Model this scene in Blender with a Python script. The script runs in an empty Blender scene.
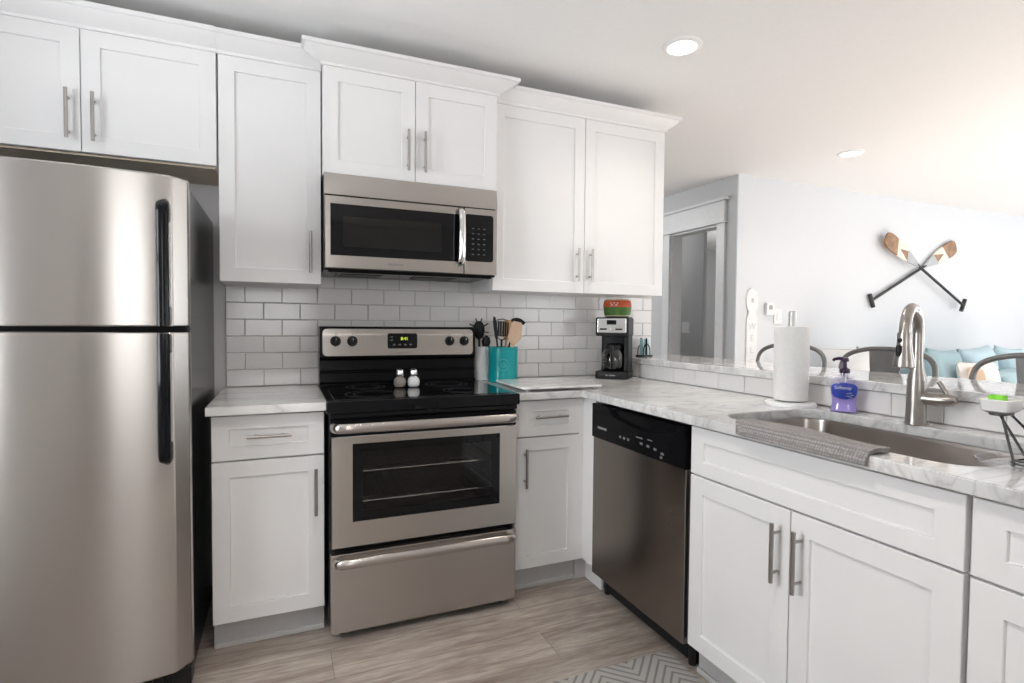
import bpy, bmesh, math, random
from mathutils import Vector, Matrix
random.seed(7)
PI = math.pi
C = bpy.context.scene.collection
sc = bpy.context.scene

# ------------------------------------------------------------------ camera
cam_d = bpy.data.cameras.new('camera')
cam = bpy.data.objects.new('camera', cam_d)
C.objects.link(cam)
cam_d.sensor_width = 36.0
cam_d.lens = 544.4 / 1024 * 36.0
cam_d.clip_start = 0.05
def cam_matrix(pos, yaw, pitch, roll):
    fw = Vector((-math.sin(yaw), math.cos(yaw), 0)); rt = Vector((math.cos(yaw), math.sin(yaw), 0)); up = Vector((0, 0, 1))
    fw, up = fw*math.cos(pitch) + up*math.sin(pitch), up*math.cos(pitch) - fw*math.sin(pitch)
    rt, up = rt*math.cos(roll) + up*math.sin(roll), up*math.cos(roll) - rt*math.sin(roll)
    m = Matrix((rt, up, -fw)).transposed().to_4x4()
    m.translation = Vector(pos)
    return m
cam.matrix_world = cam_matrix((-.158, -2.80, 1.21), -.399, -.032, .0083)
sc.camera = cam

# ------------------------------------------------------------------ world, daylight, exposure
sc.view_settings.view_transform = 'Standard'
sc.view_settings.look = 'None'
sc.view_settings.gamma = 1.0
sc.view_settings.use_curve_mapping = False
sc.view_settings.exposure = 0.29
w = bpy.data.worlds.new('sky'); sc.world = w
w.use_nodes = True
bg = w.node_tree.nodes['Background']
bg.inputs[0].default_value = (.80, .90, 1.0, 1); bg.inputs[1].default_value = 1.2
sc.cycles.max_bounces = 10; sc.cycles.diffuse_bounces = 6; sc.cycles.glossy_bounces = 5
sc.cycles.transparent_max_bounces = 10; sc.cycles.transmission_bounces = 8
sc.cycles.caustics_reflective = False; sc.cycles.caustics_refractive = False
sc.cycles.sample_clamp_indirect = 6
sc.cycles.use_denoising = True

def daylight(name, loc, look, sx, sy, power, col=(1, 1, 1)):
    """Daylight coming in through one of the room's window openings."""
    l = bpy.data.lights.new(name, 'AREA'); l.shape = 'RECTANGLE'; l.size = sx; l.size_y = sy
    l.energy = power; l.color = col
    o = bpy.data.objects.new(name, l); C.objects.link(o)
    o.location = loc
    o.rotation_euler = (Vector(look)).to_track_quat('-Z', 'Y').to_euler()
    return o
daylight('daylight_rear_window', (-.28, -5.32, 1.6), (0, 1, .6), .95, 1.3, 17, (1, .98, .96))
daylight('daylight_patio_door', (5.0, -5.32, 1.15), (0, 1, .55), 3.4, 2.1, 45, (.97, .98, 1))
daylight('daylight_right_window', (8.92, -1.9, 1.5), (-1, 0, .5), 2.6, 1.4, 50, (.95, .98, 1))
daylight('daylight_left_window', (-1.52, -1.38, 1.5), (1, 0, .30), .75, 1.2, 34, (.92, .96, 1))

sun_d = bpy.data.lights.new('sun', 'SUN'); sun_d.energy = 86; sun_d.angle = .01; sun_d.color = (.94, .97, 1)
sun = bpy.data.objects.new('sun', sun_d); C.objects.link(sun); sun.location = (12, -1.9, 5)
sun.rotation_euler = Vector((-.92, 0, -.37)).to_track_quat('-Z', 'Y').to_euler()   # low sun through the living room's right window

# ------------------------------------------------------------------ materials
def mat(name, col, rough=.5, metal=0., spec=.5, noise=None, bump=None, coat=0., trans=0., ior=1.45, emit=None, alpha=1., scale=(1, 1, 1)):
    m = bpy.data.materials.new(name); m.use_nodes = True
    nt = m.node_tree; b = nt.nodes['Principled BSDF']
    b.inputs['Base Color'].default_value = (*col, 1); b.inputs['Roughness'].default_value = rough
    b.inputs['Metallic'].default_value = metal; b.inputs['Specular IOR Level'].default_value = spec
    b.inputs['Coat Weight'].default_value = coat; b.inputs['Transmission Weight'].default_value = trans
    b.inputs['IOR'].default_value = ior; b.inputs['Alpha'].default_value = alpha
    if emit:
        b.inputs['Emission Color'].default_value = (*emit[:3], 1); b.inputs['Emission Strength'].default_value = emit[3]
    tc = nt.nodes.new('ShaderNodeTexCoord'); mp = nt.nodes.new('ShaderNodeMapping')
    mp.inputs['Scale'].default_value = scale
    nt.links.new(tc.outputs['Object'], mp.inputs[0])
    n = nt.nodes.new('ShaderNodeTexNoise'); n.inputs['Scale'].default_value = (noise or (30, .03))[0]; n.inputs['Detail'].default_value = 4
    nt.links.new(mp.outputs[0], n.inputs['Vector'])
    amp = (noise or (30, .03))[1]
    r = nt.nodes.new('ShaderNodeValToRGB')
    r.color_ramp.elements[0].position = .3; r.color_ramp.elements[1].position = .7
    r.color_ramp.elements[0].color = (*[c*(1-amp) for c in col], 1)
    r.color_ramp.elements[1].color = (*[min(1, c*(1+amp)) for c in col], 1)
    nt.links.new(n.outputs['Fac'], r.inputs[0]); nt.links.new(r.outputs[0], b.inputs['Base Color'])
    if bump:
        bp = nt.nodes.new('ShaderNodeBump'); bp.inputs['Strength'].default_value = bump; bp.inputs['Distance'].default_value = .002
        nt.links.new(n.outputs['Fac'], bp.inputs['Height']); nt.links.new(bp.outputs[0], b.inputs['Normal'])
    return m

M = {}
M['cabinet'] = mat('white_lacquer', (.80, .79, .785), .38, noise=(6, .01))
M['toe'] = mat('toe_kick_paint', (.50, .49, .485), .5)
M['carcass'] = mat('carcass_melamine', (.66, .55, .42), .5)
M['wall'] = mat('wall_paint_white', (.69, .715, .745), .7, noise=(40, .01), bump=.05)
M['wall_kitchen'] = mat('wall_paint_pale', (.66, .64, .64), .7, noise=(40, .01))
M['wall_room'] = mat('wall_paint_room', (.74, .74, .74), .7, noise=(40, .01))
M['wall_grey'] = mat('wall_paint_grey', (.50, .50, .50), .7, noise=(40, .01))
M['ceiling'] = mat('ceiling_paint', (.88, .875, .865), .8, noise=(60, .01))
M['trimw'] = mat('trim_paint', (.60, .60, .595), .4)
M['tile'] = mat('glazed_tile', (.78, .765, .755), .12, noise=(5, .02))
M['grout'] = mat('grout', (.50, .48, .47), .9, noise=(80, .05))
M['black'] = mat('black_gloss', (.005, .005, .006), .1, spec=.22, noise=(8, .1))
M['blackglass'] = mat('ceramic_glass', (.003, .003, .004), .03, spec=.35)
M['cooktop'] = mat('cooktop_glass', (.003, .003, .004), .015, spec=.75)
M['blackm'] = mat('black_satin', (.006, .006, .007), .2, spec=.12)
M['blackp'] = mat('black_plastic', (.012, .012, .013), .4, spec=.3)
M['bodyblack'] = mat('black_enamel', (.016, .016, .017), .22, noise=(90, .1), bump=.02)
M['nickel'] = mat('brushed_nickel', (.39, .36, .335), .3, 1., noise=(40, .03))
M['pull'] = mat('satin_nickel_pull', (.42, .39, .365), .32, 1., noise=(40, .03))
M['chrome'] = mat('chrome', (.75, .75, .75), .12, 1.)
M['gunmetal'] = mat('gunmetal', (.20, .195, .19), .38, .7, noise=(25, .1))
M['teal'] = mat('teal_glaze', (.005, .30, .32), .15, noise=(6, .08))
M['white_glaze'] = mat('white_glaze', (.76, .75, .74), .2)
M['wood'] = mat('pale_wood', (.62, .38, .18), .5, noise=(14, .18), scale=(1, 1, .15))
M['woodtan'] = mat('tan_wood', (.60, .42, .29), .55, noise=(14, .15), scale=(1, 1, .15))
M['whitep'] = mat('white_plastic', (.82, .82, .82), .35)
M['paper'] = mat('paper', (.80, .79, .77), .9, noise=(60, .03), bump=.15)
M['greyp'] = mat('grey_plastic', (.36, .36, .37), .5)
M['purple'] = mat('dark_purple_plastic', (.030, .010, .045), .3)
M['labelblue'] = mat('label_blue', (.03, .06, .38), .35, noise=(30, .3))
M['labelwhite'] = mat('label_white', (.75, .78, .88), .4)
M['navy'] = mat('navy_glaze', (.01, .012, .04), .3)
M['green'] = mat('green_sponge', (.25, .70, .06), .8, noise=(120, .15), bump=.3)
M['red'] = mat('red_print', (.45, .07, .018), .45, noise=(30, .2))
M['dgreen'] = mat('green_print', (.055, .14, .016), .45, noise=(40, .4))
M['kraft'] = mat('cream_wrap', (.62, .54, .42), .45, noise=(20, .15))
M['sofa'] = mat('pale_teal_fabric', (.42, .56, .60), .9, noise=(150, .08), bump=.2)
M['pillowb'] = mat('light_blue_fabric', (.50, .65, .72), .9, noise=(120, .06), bump=.2)
M['pillowt'] = mat('teal_blue_fabric', (.36, .50, .55), .9, noise=(120, .06), bump=.2)
M['pillowc'] = mat('cream_fabric', (.82, .80, .76), .9, noise=(120, .05), bump=.2)
M['tan'] = mat('tan_fabric', (.62, .45, .30), .9)
M['shade'] = mat('lamp_shade_linen', (.84, .84, .84), .9, noise=(200, .03), bump=.1)
M['oarwood'] = mat('oar_brown_wood', (.30, .17, .09), .5, noise=(18, .3), scale=(1, 4, 1))
M['oargrey'] = mat('oar_grey_paint', (.42, .44, .46), .5, noise=(18, .06))
M['oarcream'] = mat('oar_cream_paint', (.80, .74, .64), .5, noise=(18, .04))
M['oardark'] = mat('oar_black_paint', (.02, .02, .02), .4)
M['pepper'] = mat('ground_pepper', (.25, .22, .19), .8, noise=(300, .5))
M['salt'] = mat('salt_grain', (.85, .85, .85), .8, noise=(300, .06))
M['lens'] = mat('lit_lens', (1, 1, 1), .5, emit=(1, .96, .9, 9.0))
M['digits'] = mat('clock_digits', (.3, .5, .05), .5, emit=(.55, .65, .05, 1.2))
M['greyprint'] = mat('grey_print', (.25, .25, .26), .5)
M['lightprint'] = mat('pale_print', (.62, .62, .64), .5)
M['dimprint'] = mat('dim_print', (.16, .16, .165), .5)
M['beigeprint'] = mat('emblem_cream', (.06, .40, .41), .4)
M['soapliquid'] = mat('lavender_soap', (.46, .37, .76), .12, noise=(8, .06))
M['rackwire'] = mat('dark_wire', (.13, .13, .135), .3, .8)
M['napkin'] = mat('napkin_teal', (.45, .68, .72), .8)

def thin_glass(name, tint, refl_rough=.02, base_gloss=.06):
    """A tinted pane: lets light straight through and reflects at grazing angles."""
    m = bpy.data.materials.new(name); m.use_nodes = True; nt = m.node_tree
    for n in list(nt.nodes):
        if n.type != 'OUTPUT_MATERIAL': nt.nodes.remove(n)
    out = nt.nodes['Material Output']
    t = nt.nodes.new('ShaderNodeBsdfTransparent'); t.inputs[0].default_value = (*tint, 1)
    g = nt.nodes.new('ShaderNodeBsdfGlossy'); g.inputs['Roughness'].default_value = refl_rough
    f = nt.nodes.new('ShaderNodeFresnel'); f.inputs[0].default_value = 1.45
    a = nt.nodes.new('ShaderNodeMath'); a.operation = 'ADD'; a.inputs[1].default_value = base_gloss - .04; a.use_clamp = True
    x = nt.nodes.new('ShaderNodeMixShader')
    ge = nt.nodes.new('ShaderNodeNewGeometry'); iv = nt.nodes.new('ShaderNodeMath'); iv.operation = 'SUBTRACT'; iv.inputs[0].default_value = 1
    mu = nt.nodes.new('ShaderNodeMath'); mu.operation = 'MULTIPLY'      # only the outer faces reflect
    nt.links.new(ge.outputs['Backfacing'], iv.inputs[1]); nt.links.new(iv.outputs[0], mu.inputs[1])
    nt.links.new(f.outputs[0], a.inputs[0]); nt.links.new(a.outputs[0], mu.inputs[0]); nt.links.new(mu.outputs[0], x.inputs[0])
    nt.links.new(t.outputs[0], x.inputs[1]); nt.links.new(g.outputs[0], x.inputs[2]); nt.links.new(x.outputs[0], out.inputs[0])
    return m
M['ovenglass'] = thin_glass('oven_glass', (.75, .75, .75), .02, .05)
M['carafeglass'] = thin_glass('carafe_glass', (.55, .55, .55), .02, .10)
M['mwglass'] = thin_glass('microwave_glass', (.25, .25, .25))
M['clearp'] = thin_glass('clear_acrylic', (.97, .975, .98), .03, .07)
M['clearbottle'] = thin_glass('clear_bottle', (.88, .86, .95), .03, .07)
M['shakerglass'] = thin_glass('shaker_glass', (.92, .92, .92), .02, .05)

def steel(name, col, rough, horiz=True, bump=.008, aniso=.88):
    m = mat(name, col, rough, 1., noise=(10, .012), scale=(2, 2, 160) if horiz else (160, 160, 2))
    nt = m.node_tree; b = nt.nodes['Principled BSDF']
    n = [x for x in nt.nodes if x.type == 'TEX_NOISE'][0]
    # brushed sideways: highlights draw out up and down
    tg = nt.nodes.new('ShaderNodeTangent'); tg.direction_type = 'RADIAL'; tg.axis = 'Z'
    nt.links.new(tg.outputs[0], b.inputs['Tangent']); b.inputs['Anisotropic'].default_value = aniso; b.inputs['Anisotropic Rotation'].default_value = 0.25
    return m
M['steel'] = steel('stainless_steel', (.50, .465, .435), .27)
M['steel_fridge'] = steel('stainless_door', (.52, .49, .465), .27)
M['steel_dw'] = steel('stainless_dishwasher', (.30, .27, .25), .27)
M['steel_sink'] = steel('stainless_sink', (.52, .48, .45), .3)

def marble():
    m = bpy.data.materials.new('white_marble'); m.use_nodes = True; nt = m.node_tree; b = nt.nodes['Principled BSDF']
    b.inputs['Roughness'].default_value = .06; b.inputs['Specular IOR Level'].default_value = .65
    tc = nt.nodes.new('ShaderNodeTexCoord'); mp = nt.nodes.new('ShaderNodeMapping')
    mp.inputs['Rotation'].default_value = (0, 0, .9); mp.inputs['Scale'].default_value = (1.0, 2.8, 1.6)
    nt.links.new(tc.outputs['Object'], mp.inputs[0])
    n1 = nt.nodes.new('ShaderNodeTexNoise'); n1.inputs['Scale'].default_value = 2.6; n1.inputs['Detail'].default_value = 8; n1.inputs['Distortion'].default_value = 1.6
    n2 = nt.nodes.new('ShaderNodeTexNoise'); n2.inputs['Scale'].default_value = 1.3; n2.inputs['Detail'].default_value = 5; n2.inputs['Distortion'].default_value = .8
    nt.links.new(mp.outputs[0], n1.inputs['Vector']); nt.links.new(mp.outputs[0], n2.inputs['Vector'])
    s = nt.nodes.new('ShaderNodeMath'); s.operation = 'SUBTRACT'; s.inputs[1].default_value = .5
    a = nt.nodes.new('ShaderNodeMath'); a.operation = 'ABSOLUTE'
    nt.links.new(n1.outputs['Fac'], s.inputs[0]); nt.links.new(s.outputs[0], a.inputs[0])
    r = nt.nodes.new('ShaderNodeValToRGB'); e = r.color_ramp.elements
    e[0].position = 0; e[0].color = (.58, .575, .57, 1); e[1].position = .07; e[1].color = (.79, .785, .775, 1)
    k = e.new(.02); k.color = (.70, .695, .69, 1)
    nt.links.new(a.outputs[0], r.inputs[0])
    r2 = nt.nodes.new('ShaderNodeValToRGB'); e = r2.color_ramp.elements
    e[0].position = .40; e[0].color = (.84, .84, .845, 1); e[1].position = .6; e[1].color = (1, .995, .985, 1)
    nt.links.new(n2.outputs['Fac'], r2.inputs[0])
    mx = nt.nodes.new('ShaderNodeMix'); mx.data_type = 'RGBA'; mx.blend_type = 'MULTIPLY'; mx.inputs[0].default_value = 1
    nt.links.new(r.outputs[0], mx.inputs[6]); nt.links.new(r2.outputs[0], mx.inputs[7]); nt.links.new(mx.outputs[2], b.inputs['Base Color'])
    return m
M['marble'] = marble()

def floor_mat():
    m = bpy.data.materials.new('grey_oak_planks'); m.use_nodes = True; nt = m.node_tree; b = nt.nodes['Principled BSDF']
    b.inputs['Roughness'].default_value = .42
    tc = nt.nodes.new('ShaderNodeTexCoord')
    bk = nt.nodes.new('ShaderNodeTexBrick'); bk.inputs['Scale'].default_value = 1; bk.inputs['Brick Width'].default_value = 1.22
    bk.inputs['Row Height'].default_value = .18; bk.inputs['Mortar Size'].default_value = .0012; bk.offset = .37
    bk.inputs['Color1'].default_value = (.0, .0, .0, 1); bk.inputs['Color2'].default_value = (1, 1, 1, 1); bk.inputs['Mortar'].default_value = (.0, .0, .0, 1)
    nt.links.new(tc.outputs['Object'], bk.inputs['Vector'])
    # every plank shifts the grain, so the grain breaks at plank edges
    sep = nt.nodes.new('ShaderNodeVectorMath'); sep.operation = 'MULTIPLY_ADD'
    sep.inputs[1].default_value = (7, 3, 0)
    nt.links.new(bk.outputs['Color'], sep.inputs[0]); nt.links.new(tc.outputs['Object'], sep.inputs[2])
    mp = nt.nodes.new('ShaderNodeMapping'); mp.inputs['Scale'].default_value = (1.1, 9, 1)
    nt.links.new(sep.outputs[0], mp.inputs[0])
    n = nt.nodes.new('ShaderNodeTexNoise'); n.inputs['Scale'].default_value = 2.2; n.inputs['Detail'].default_value = 9; n.inputs['Distortion'].default_value = 1.2
    nt.links.new(mp.outputs[0], n.inputs['Vector'])
    n2 = nt.nodes.new('ShaderNodeTexNoise'); n2.inputs['Scale'].default_value = 14; n2.inputs['Detail'].default_value = 5
    nt.links.new(mp.outputs[0], n2.inputs['Vector'])
    r = nt.nodes.new('ShaderNodeValToRGB'); e = r.color_ramp.elements
    e[0].position = .28; e[0].color = (.225, .18, .15, 1); e[1].position = .72; e[1].color = (.48, .425, .375, 1)
    k = e.new(.5); k.color = (.36, .305, .265, 1)
    nt.links.new(n.outputs['Fac'], r.inputs[0])
    r2 = nt.nodes.new('ShaderNodeValToRGB'); e = r2.color_ramp.elements
    e[0].position = .35; e[0].color = (.80, .80, .80, 1); e[1].position = .65; e[1].color = (1.08, 1.08, 1.08, 1)
    nt.links.new(n2.outputs['Fac'], r2.inputs[0])
    r3 = nt.nodes.new('ShaderNodeValToRGB'); e = r3.color_ramp.elements
    e[0].position = 0; e[0].color = (.86, .86, .86, 1); e[1].position = 1; e[1].color = (1.1, 1.1, 1.1, 1)
    nt.links.new(bk.outputs['Color'], r3.inputs[0])
    c = r.outputs[0]
    for q in (r2, r3):
        mx = nt.nodes.new('ShaderNodeMix'); mx.data_type = 'RGBA'; mx.blend_type = 'MULTIPLY'; mx.inputs[0].default_value = 1
        nt.links.new(c, mx.inputs[6]); nt.links.new(q.outputs[0], mx.inputs[7]); c = mx.outputs[2]
    mx = nt.nodes.new('ShaderNodeMix'); mx.data_type = 'RGBA'; mx.inputs[7].default_value = (.17, .14, .12, 1)
    nt.links.new(bk.outputs['Fac'], mx.inputs[0]); nt.links.new(c, mx.inputs[6])
    nt.links.new(mx.outputs[2], b.inputs['Base Color'])
    bp = nt.nodes.new('ShaderNodeBump'); bp.inputs['Strength'].default_value = .12; bp.inputs['Distance'].default_value = .002
    nt.links.new(n2.outputs['Fac'], bp.inputs['Height']); nt.links.new(bp.outputs[0], b.inputs['Normal'])
    return m
M['floor'] = floor_mat()

def rug_mat():
    """Zig-zag stripes woven across the rug."""
    m = bpy.data.materials.new('chevron_weave'); m.use_nodes = True; nt = m.node_tree; b = nt.nodes['Principled BSDF']
    b.inputs['Roughness'].default_value = .95
    tc = nt.nodes.new('ShaderNodeTexCoord'); sx = nt.nodes.new('ShaderNodeSeparateXYZ'); nt.links.new(tc.outputs['Object'], sx.inputs[0])
    def mth(op, a, bb=None):
        n = nt.nodes.new('ShaderNodeMath'); n.operation = op
        for i, q in enumerate((a, bb)):
            if q is None: continue
            if isinstance(q, (int, float)): n.inputs[i].default_value = q
            else: nt.links.new(q, n.inputs[i])
        return n.outputs[0]
    zig = mth('MULTIPLY', mth('PINGPONG', sx.outputs[0], .12), 1.0)
    v = mth('FRACT', mth('MULTIPLY', mth('ADD', sx.outputs[1], zig), 27.0))
    nz = nt.nodes.new('ShaderNodeTexNoise'); nz.inputs['Scale'].default_value = 220
    nt.links.new(tc.outputs['Object'], nz.inputs['Vector'])
    v2 = mth('ADD', v, mth('MULTIPLY', mth('SUBTRACT', nz.outputs['Fac'], .5), .25))
    r = nt.nodes.new('ShaderNodeValToRGB'); e = r.color_ramp.elements
    e[0].position = .24; e[0].color = (.20, .187, .18, 1); e[1].position = .36; e[1].color = (.37, .353, .34, 1)
    nt.links.new(v2, r.inputs[0]); nt.links.new(r.outputs[0], b.inputs['Base Color'])
    bp = nt.nodes.new('ShaderNodeBump'); bp.inputs['Strength'].default_value = .3; bp.inputs['Distance'].default_value = .003
    nt.links.new(nz.outputs['Fac'], bp.inputs['Height']); nt.links.new(bp.outputs[0], b.inputs['Normal'])
    return m
M['rug'] = rug_mat()

def weave_mat():
    m = mat('grey_waffle_cloth', (.27, .245, .24), .95)
    nt = m.node_tree; b = nt.nodes['Principled BSDF']
    tc = [x for x in nt.nodes if x.type == 'TEX_COORD'][0]
    v = nt.nodes.new('ShaderNodeTexVoronoi'); v.inputs['Scale'].default_value = 130; v.inputs['Randomness'].default_value = .25
    nt.links.new(tc.outputs['Object'], v.inputs['Vector'])
    r = nt.nodes.new('ShaderNodeValToRGB'); e = r.color_ramp.elements
    e[0].position = .2; e[0].color = (.36, .338, .333, 1); e[1].position = .6; e[1].color = (.20, .186, .182, 1)
    nt.links.new(v.outputs['Distance'], r.inputs[0]); nt.links.new(r.outputs[0], b.inputs['Base Color'])
    bp = nt.nodes.new('ShaderNodeBump'); bp.invert = True; bp.inputs['Strength'].default_value = .5; bp.inputs['Distance'].default_value = .002
    nt.links.new(v.outputs['Distance'], bp.inputs['Height']); nt.links.new(bp.outputs[0], b.inputs['Normal'])
    return m
M['towel'] = weave_mat()

# ------------------------------------------------------------------ mesh helpers
def nb(): return bmesh.new()
def box(bm, x0, x1, y0, y1, z0, z1, bev=0., mi=0, seg=2):
    vs = [bm.verts.new((x, y, z)) for x in (x0, x1) for y in (y0, y1) for z in (z0, z1)]
    F = [(0, 1, 3, 2), (4, 6, 7, 5), (0, 4, 5, 1), (2, 3, 7, 6), (0, 2, 6, 4), (1, 5, 7, 3)]
    fs = [bm.faces.new([vs[i] for i in f]) for f in F]
    for f in fs: f.material_index = mi
    if bev > 0:
        es = list({e for f in fs for e in f.edges})
        r = bmesh.ops.bevel(bm, geom=es, offset=bev, segments=seg, affect='EDGES', profile=.5)
        for f in r['faces']: f.material_index = mi
def rings(bm, R, cap0=True, cap1=True, mi=0, closed=True):
    """Skin a list of equal-length vertex rings."""
    V = [[bm.verts.new(p) for p in r] for r in R]
    n = len(V[0])
    for a, b in zip(V, V[1:]):
        for i in range(n if closed else n-1):
            j = (i+1) % n
            f = bm.faces.new((a[i], a[j], b[j], b[i])); f.material_index = mi
    if cap0: bm.faces.new(list(reversed(V[0]))).material_index = mi
    if cap1: bm.faces.new(V[-1]).material_index = mi
    return V
def lathe(bm, prof, c=(0, 0, 0), n=28, mi=0, cap0=True, cap1=True, sx=1., sy=1.):
    R = [[(c[0]+r*sx*math.cos(2*PI*i/n), c[1]+r*sy*math.sin(2*PI*i/n), c[2]+z) for i in range(n)] for r, z in prof]
    rings(bm, R, cap0, cap1, mi)
def frame_of(t):
    t = t.normalized(); a = Vector((0, 0, 1)) if abs(t.z) < .9 else Vector((1, 0, 0))
    u = t.cross(a).normalized(); return u, u.cross(t).normalized()
def tube(bm, pts, r, n=10, mi=0, closed=False, flat=1.):
    """Round bar along a path; r is a number or one radius per point."""
    P = [Vector(p) for p in pts]; k = len(P)
    rr = r if isinstance(r, (list, tuple)) else [r]*k
    R = []; u = None
    for i in range(k):
        if closed: t = P[(i+1) % k] - P[i-1]
        else: t = P[min(i+1, k-1)] - P[max(i-1, 0)]
        t.normalize()
        if u is None: u, v = frame_of(t)
        else:
            u = (u - t*u.dot(t)).normalized(); v = u.cross(t).normalized()
        R.append([P[i] + u*rr[i]*math.cos(2*PI*q/n) + v*rr[i]*flat*math.sin(2*PI*q/n) for q in range(n)])
    if closed: R.append(R[0]); 
    rings(bm, R, not closed, not closed, mi)
def cyl(bm, p, q, r, n=16, mi=0): tube(bm, [p, q], r, n, mi)
def bez(p0, p1, p2, p3, n=10):
    p0, p1, p2, p3 = map(Vector, (p0, p1, p2, p3)); o = []
    for i in range(n+1):
        t = i/n; o.append(p0*(1-t)**3 + p1*3*t*(1-t)**2 + p2*3*t*t*(1-t) + p3*t**3)
    return o
def smooth_path(pts, n=6):
    """Catmull-Rom through the points."""
    P = [Vector(p) for p in pts]; o = []
    for i in range(len(P)-1):
        a = P[max(i-1, 0)]; b = P[i]; c = P[i+1]; d = P[min(i+2, len(P)-1)]
        for k in range(n):
            t = k/n
            o.append(.5*((2*b) + (c-a)*t + (2*a-5*b+4*c-d)*t*t + (3*b-a-3*c+d)*t**3))
    o.append(P[-1]); return o
def rrect(x0, x1, y0, y1, r, n=6):
    o = []
    for cx, cy, a0 in ((x1-r, y1-r, 0), (x0+r, y1-r, PI/2), (x0+r, y0+r, PI), (x1-r, y0+r, 1.5*PI)):
        for i in range(n+1):
            a = a0 + PI/2*i/n; o.append((cx+r*math.cos(a), cy+r*math.sin(a)))
    return o
def prism(bm, outline, z0, z1, bev=0., mi=0):
    """Outline in x,y pushed up from z0 to z1 with softened top and bottom edges."""
    if bev <= 0:
        rings(bm, [[(x, y, z0) for x, y in outline], [(x, y, z1) for x, y in outline]], mi=mi); return
    def off(o, d):
        n = len(o); res = []
        for i in range(n):
            p = Vector(o[i-1]); q = Vector(o[i]); s = Vector(o[(i+1) % n])
            e1 = (q-p); e2 = (s-q)
            n1 = Vector((e1.y, -e1.x)).normalized() if e1.length > 1e-9 else Vector((0, 0))
            n2 = Vector((e2.y, -e2.x)).normalized() if e2.length > 1e-9 else n1
            m = (n1+n2)
            if m.length < 1e-6: m = n2
            m.normalize(); c = max(.4, m.dot(n2)); res.append(tuple(q - m*d/c))
        return res
    i1 = off(outline, bev); i2 = off(outline, bev*.3)
    R = [(i1, z0), (i2, z0+bev*.3), (outline, z0+bev), (outline, z1-bev), (i2, z1-bev*.3), (i1, z1)]
    rings(bm, [[(x, y, z) for x, y in o] for o, z in R], mi=mi)
def xf(bm, m):
    bmesh.ops.transform(bm, matrix=m, verts=bm.verts)
    return bm

def obj(name, bm, m, parent=None, smooth=True, ang=35):
    me = bpy.data.meshes.new(name)
    bmesh.ops.recalc_face_normals(bm, faces=bm.faces)
    if smooth:
        lim = math.radians(ang)
        for f in bm.faces: f.smooth = True
        for e in bm.edges:
            if len(e.link_faces) == 2 and e.calc_face_angle(0) > lim: e.smooth = False
    bm.to_mesh(me); bm.free()
    for q in (m if isinstance(m, (list, tuple)) else [m]): me.materials.append(q)
    o = bpy.data.objects.new(name, me); C.objects.link(o)
    if parent is not None: o.parent = parent
    if smooth:
        wn = o.modifiers.new('flat_faces', 'WEIGHTED_NORMAL'); wn.keep_sharp = True; wn.weight = 90
    return o
def tag(o, label, cat, group=None):
    o['label'] = label; o['category'] = cat
    if group: o['group'] = group
    return o
def thing(name, label, cat, loc=(0, 0, 0), rz=0., group=None, rot=None):
    o = bpy.data.objects.new(name, None); C.objects.link(o); o.empty_display_size = .05
    o.location = loc; o.rotation_euler = rot or (0, 0, rz)
    return tag(o, label, cat, group)
def struct(name, bm, m, parent=None, smooth=False):
    o = obj(name, bm, m, parent, smooth)
    if parent is None: o['kind'] = 'structure'
    return o
def sbox(name, x0, x1, y0, y1, z0, z1, m, parent=None, bev=0.):
    b = nb(); box(b, x0, x1, y0, y1, z0, z1, bev); return struct(name, b, m, parent, bev > 0)
def text(name, body, size, m, parent, loc, rot=(PI/2, 0, 0), ext=.0004, align='CENTER', spacing=1.):
    cu = bpy.data.curves.new(name, 'FONT'); cu.body = body; cu.size = size; cu.extrude = ext
    cu.align_x = align; cu.align_y = 'CENTER'; cu.space_character = spacing
    t = bpy.data.objects.new(name+'_curve', cu)
    C.objects.link(t); bpy.context.view_layer.update()
    me = bpy.data.meshes.new_from_object(t.evaluated_get(bpy.context.evaluated_depsgraph_get()))
    bpy.data.objects.remove(t); bpy.data.curves.remove(cu)
    me.name = name; me.materials.clear(); me.materials.append(m)
    o = bpy.data.objects.new(name, me); C.objects.link(o); o.parent = parent; o.location = loc; o.rotation_euler = rot
    return o

# ------------------------------------------------------------------ room shell
CZ = 2.44
b = nb(); box(b, -1.6, 9.2, -5.6, 6.2, -.08, 0); struct('floor', b, M['floor'])
b = nb(); box(b, -1.6, 9.2, -5.6, 6.2, CZ, CZ+.1); struct('ceiling', b, M['ceiling'])
sbox('wall_back', -1.36, 1.965, 0, .12, 0, CZ, M['wall_kitchen'])
def wall_with_openings(name, axis, p0, p1, a0, a1, openings, m):
    """A wall slab along x (axis 'x', thickness p0..p1 in y) or along y, cut by openings (a0, a1, z0, z1)."""
    bm = nb(); cur = a0
    def put(u0, u1, z0, z1):
        if u1-u0 < 1e-4 or z1-z0 < 1e-4: return
        if axis == 'x': box(bm, u0, u1, p0, p1, z0, z1)
        else: box(bm, p0, p1, u0, u1, z0, z1)
    for o0, o1, z0, z1 in sorted(openings):
        put(cur, o0, 0, CZ); put(o0, o1, 0, z0); put(o0, o1, z1, CZ); cur = o1
    put(cur, a1, 0, CZ)
    return struct(name, bm, m)
wall_with_openings('wall_left', 'y', -1.48, -1.36, -5.3, .12, [(-1.75, -1.0, .9, 2.1)], M['wall_room'])
wall_with_openings('wall_rear', 'x', -5.3, -5.18, -1.48, 8.85, [(-.75, .2, .95, 2.25), (3.3, 6.7, .06, 2.15)], M['wall_room'])
wall_with_openings('wall_right', 'y', 8.7, 8.85, -5.18, .72, [(-3.2, -.6, .8, 2.2)], M['wall'])
sbox('wall_living', 3.37, 8.85, .6, .72, 0, CZ, M['wall'])
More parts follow.
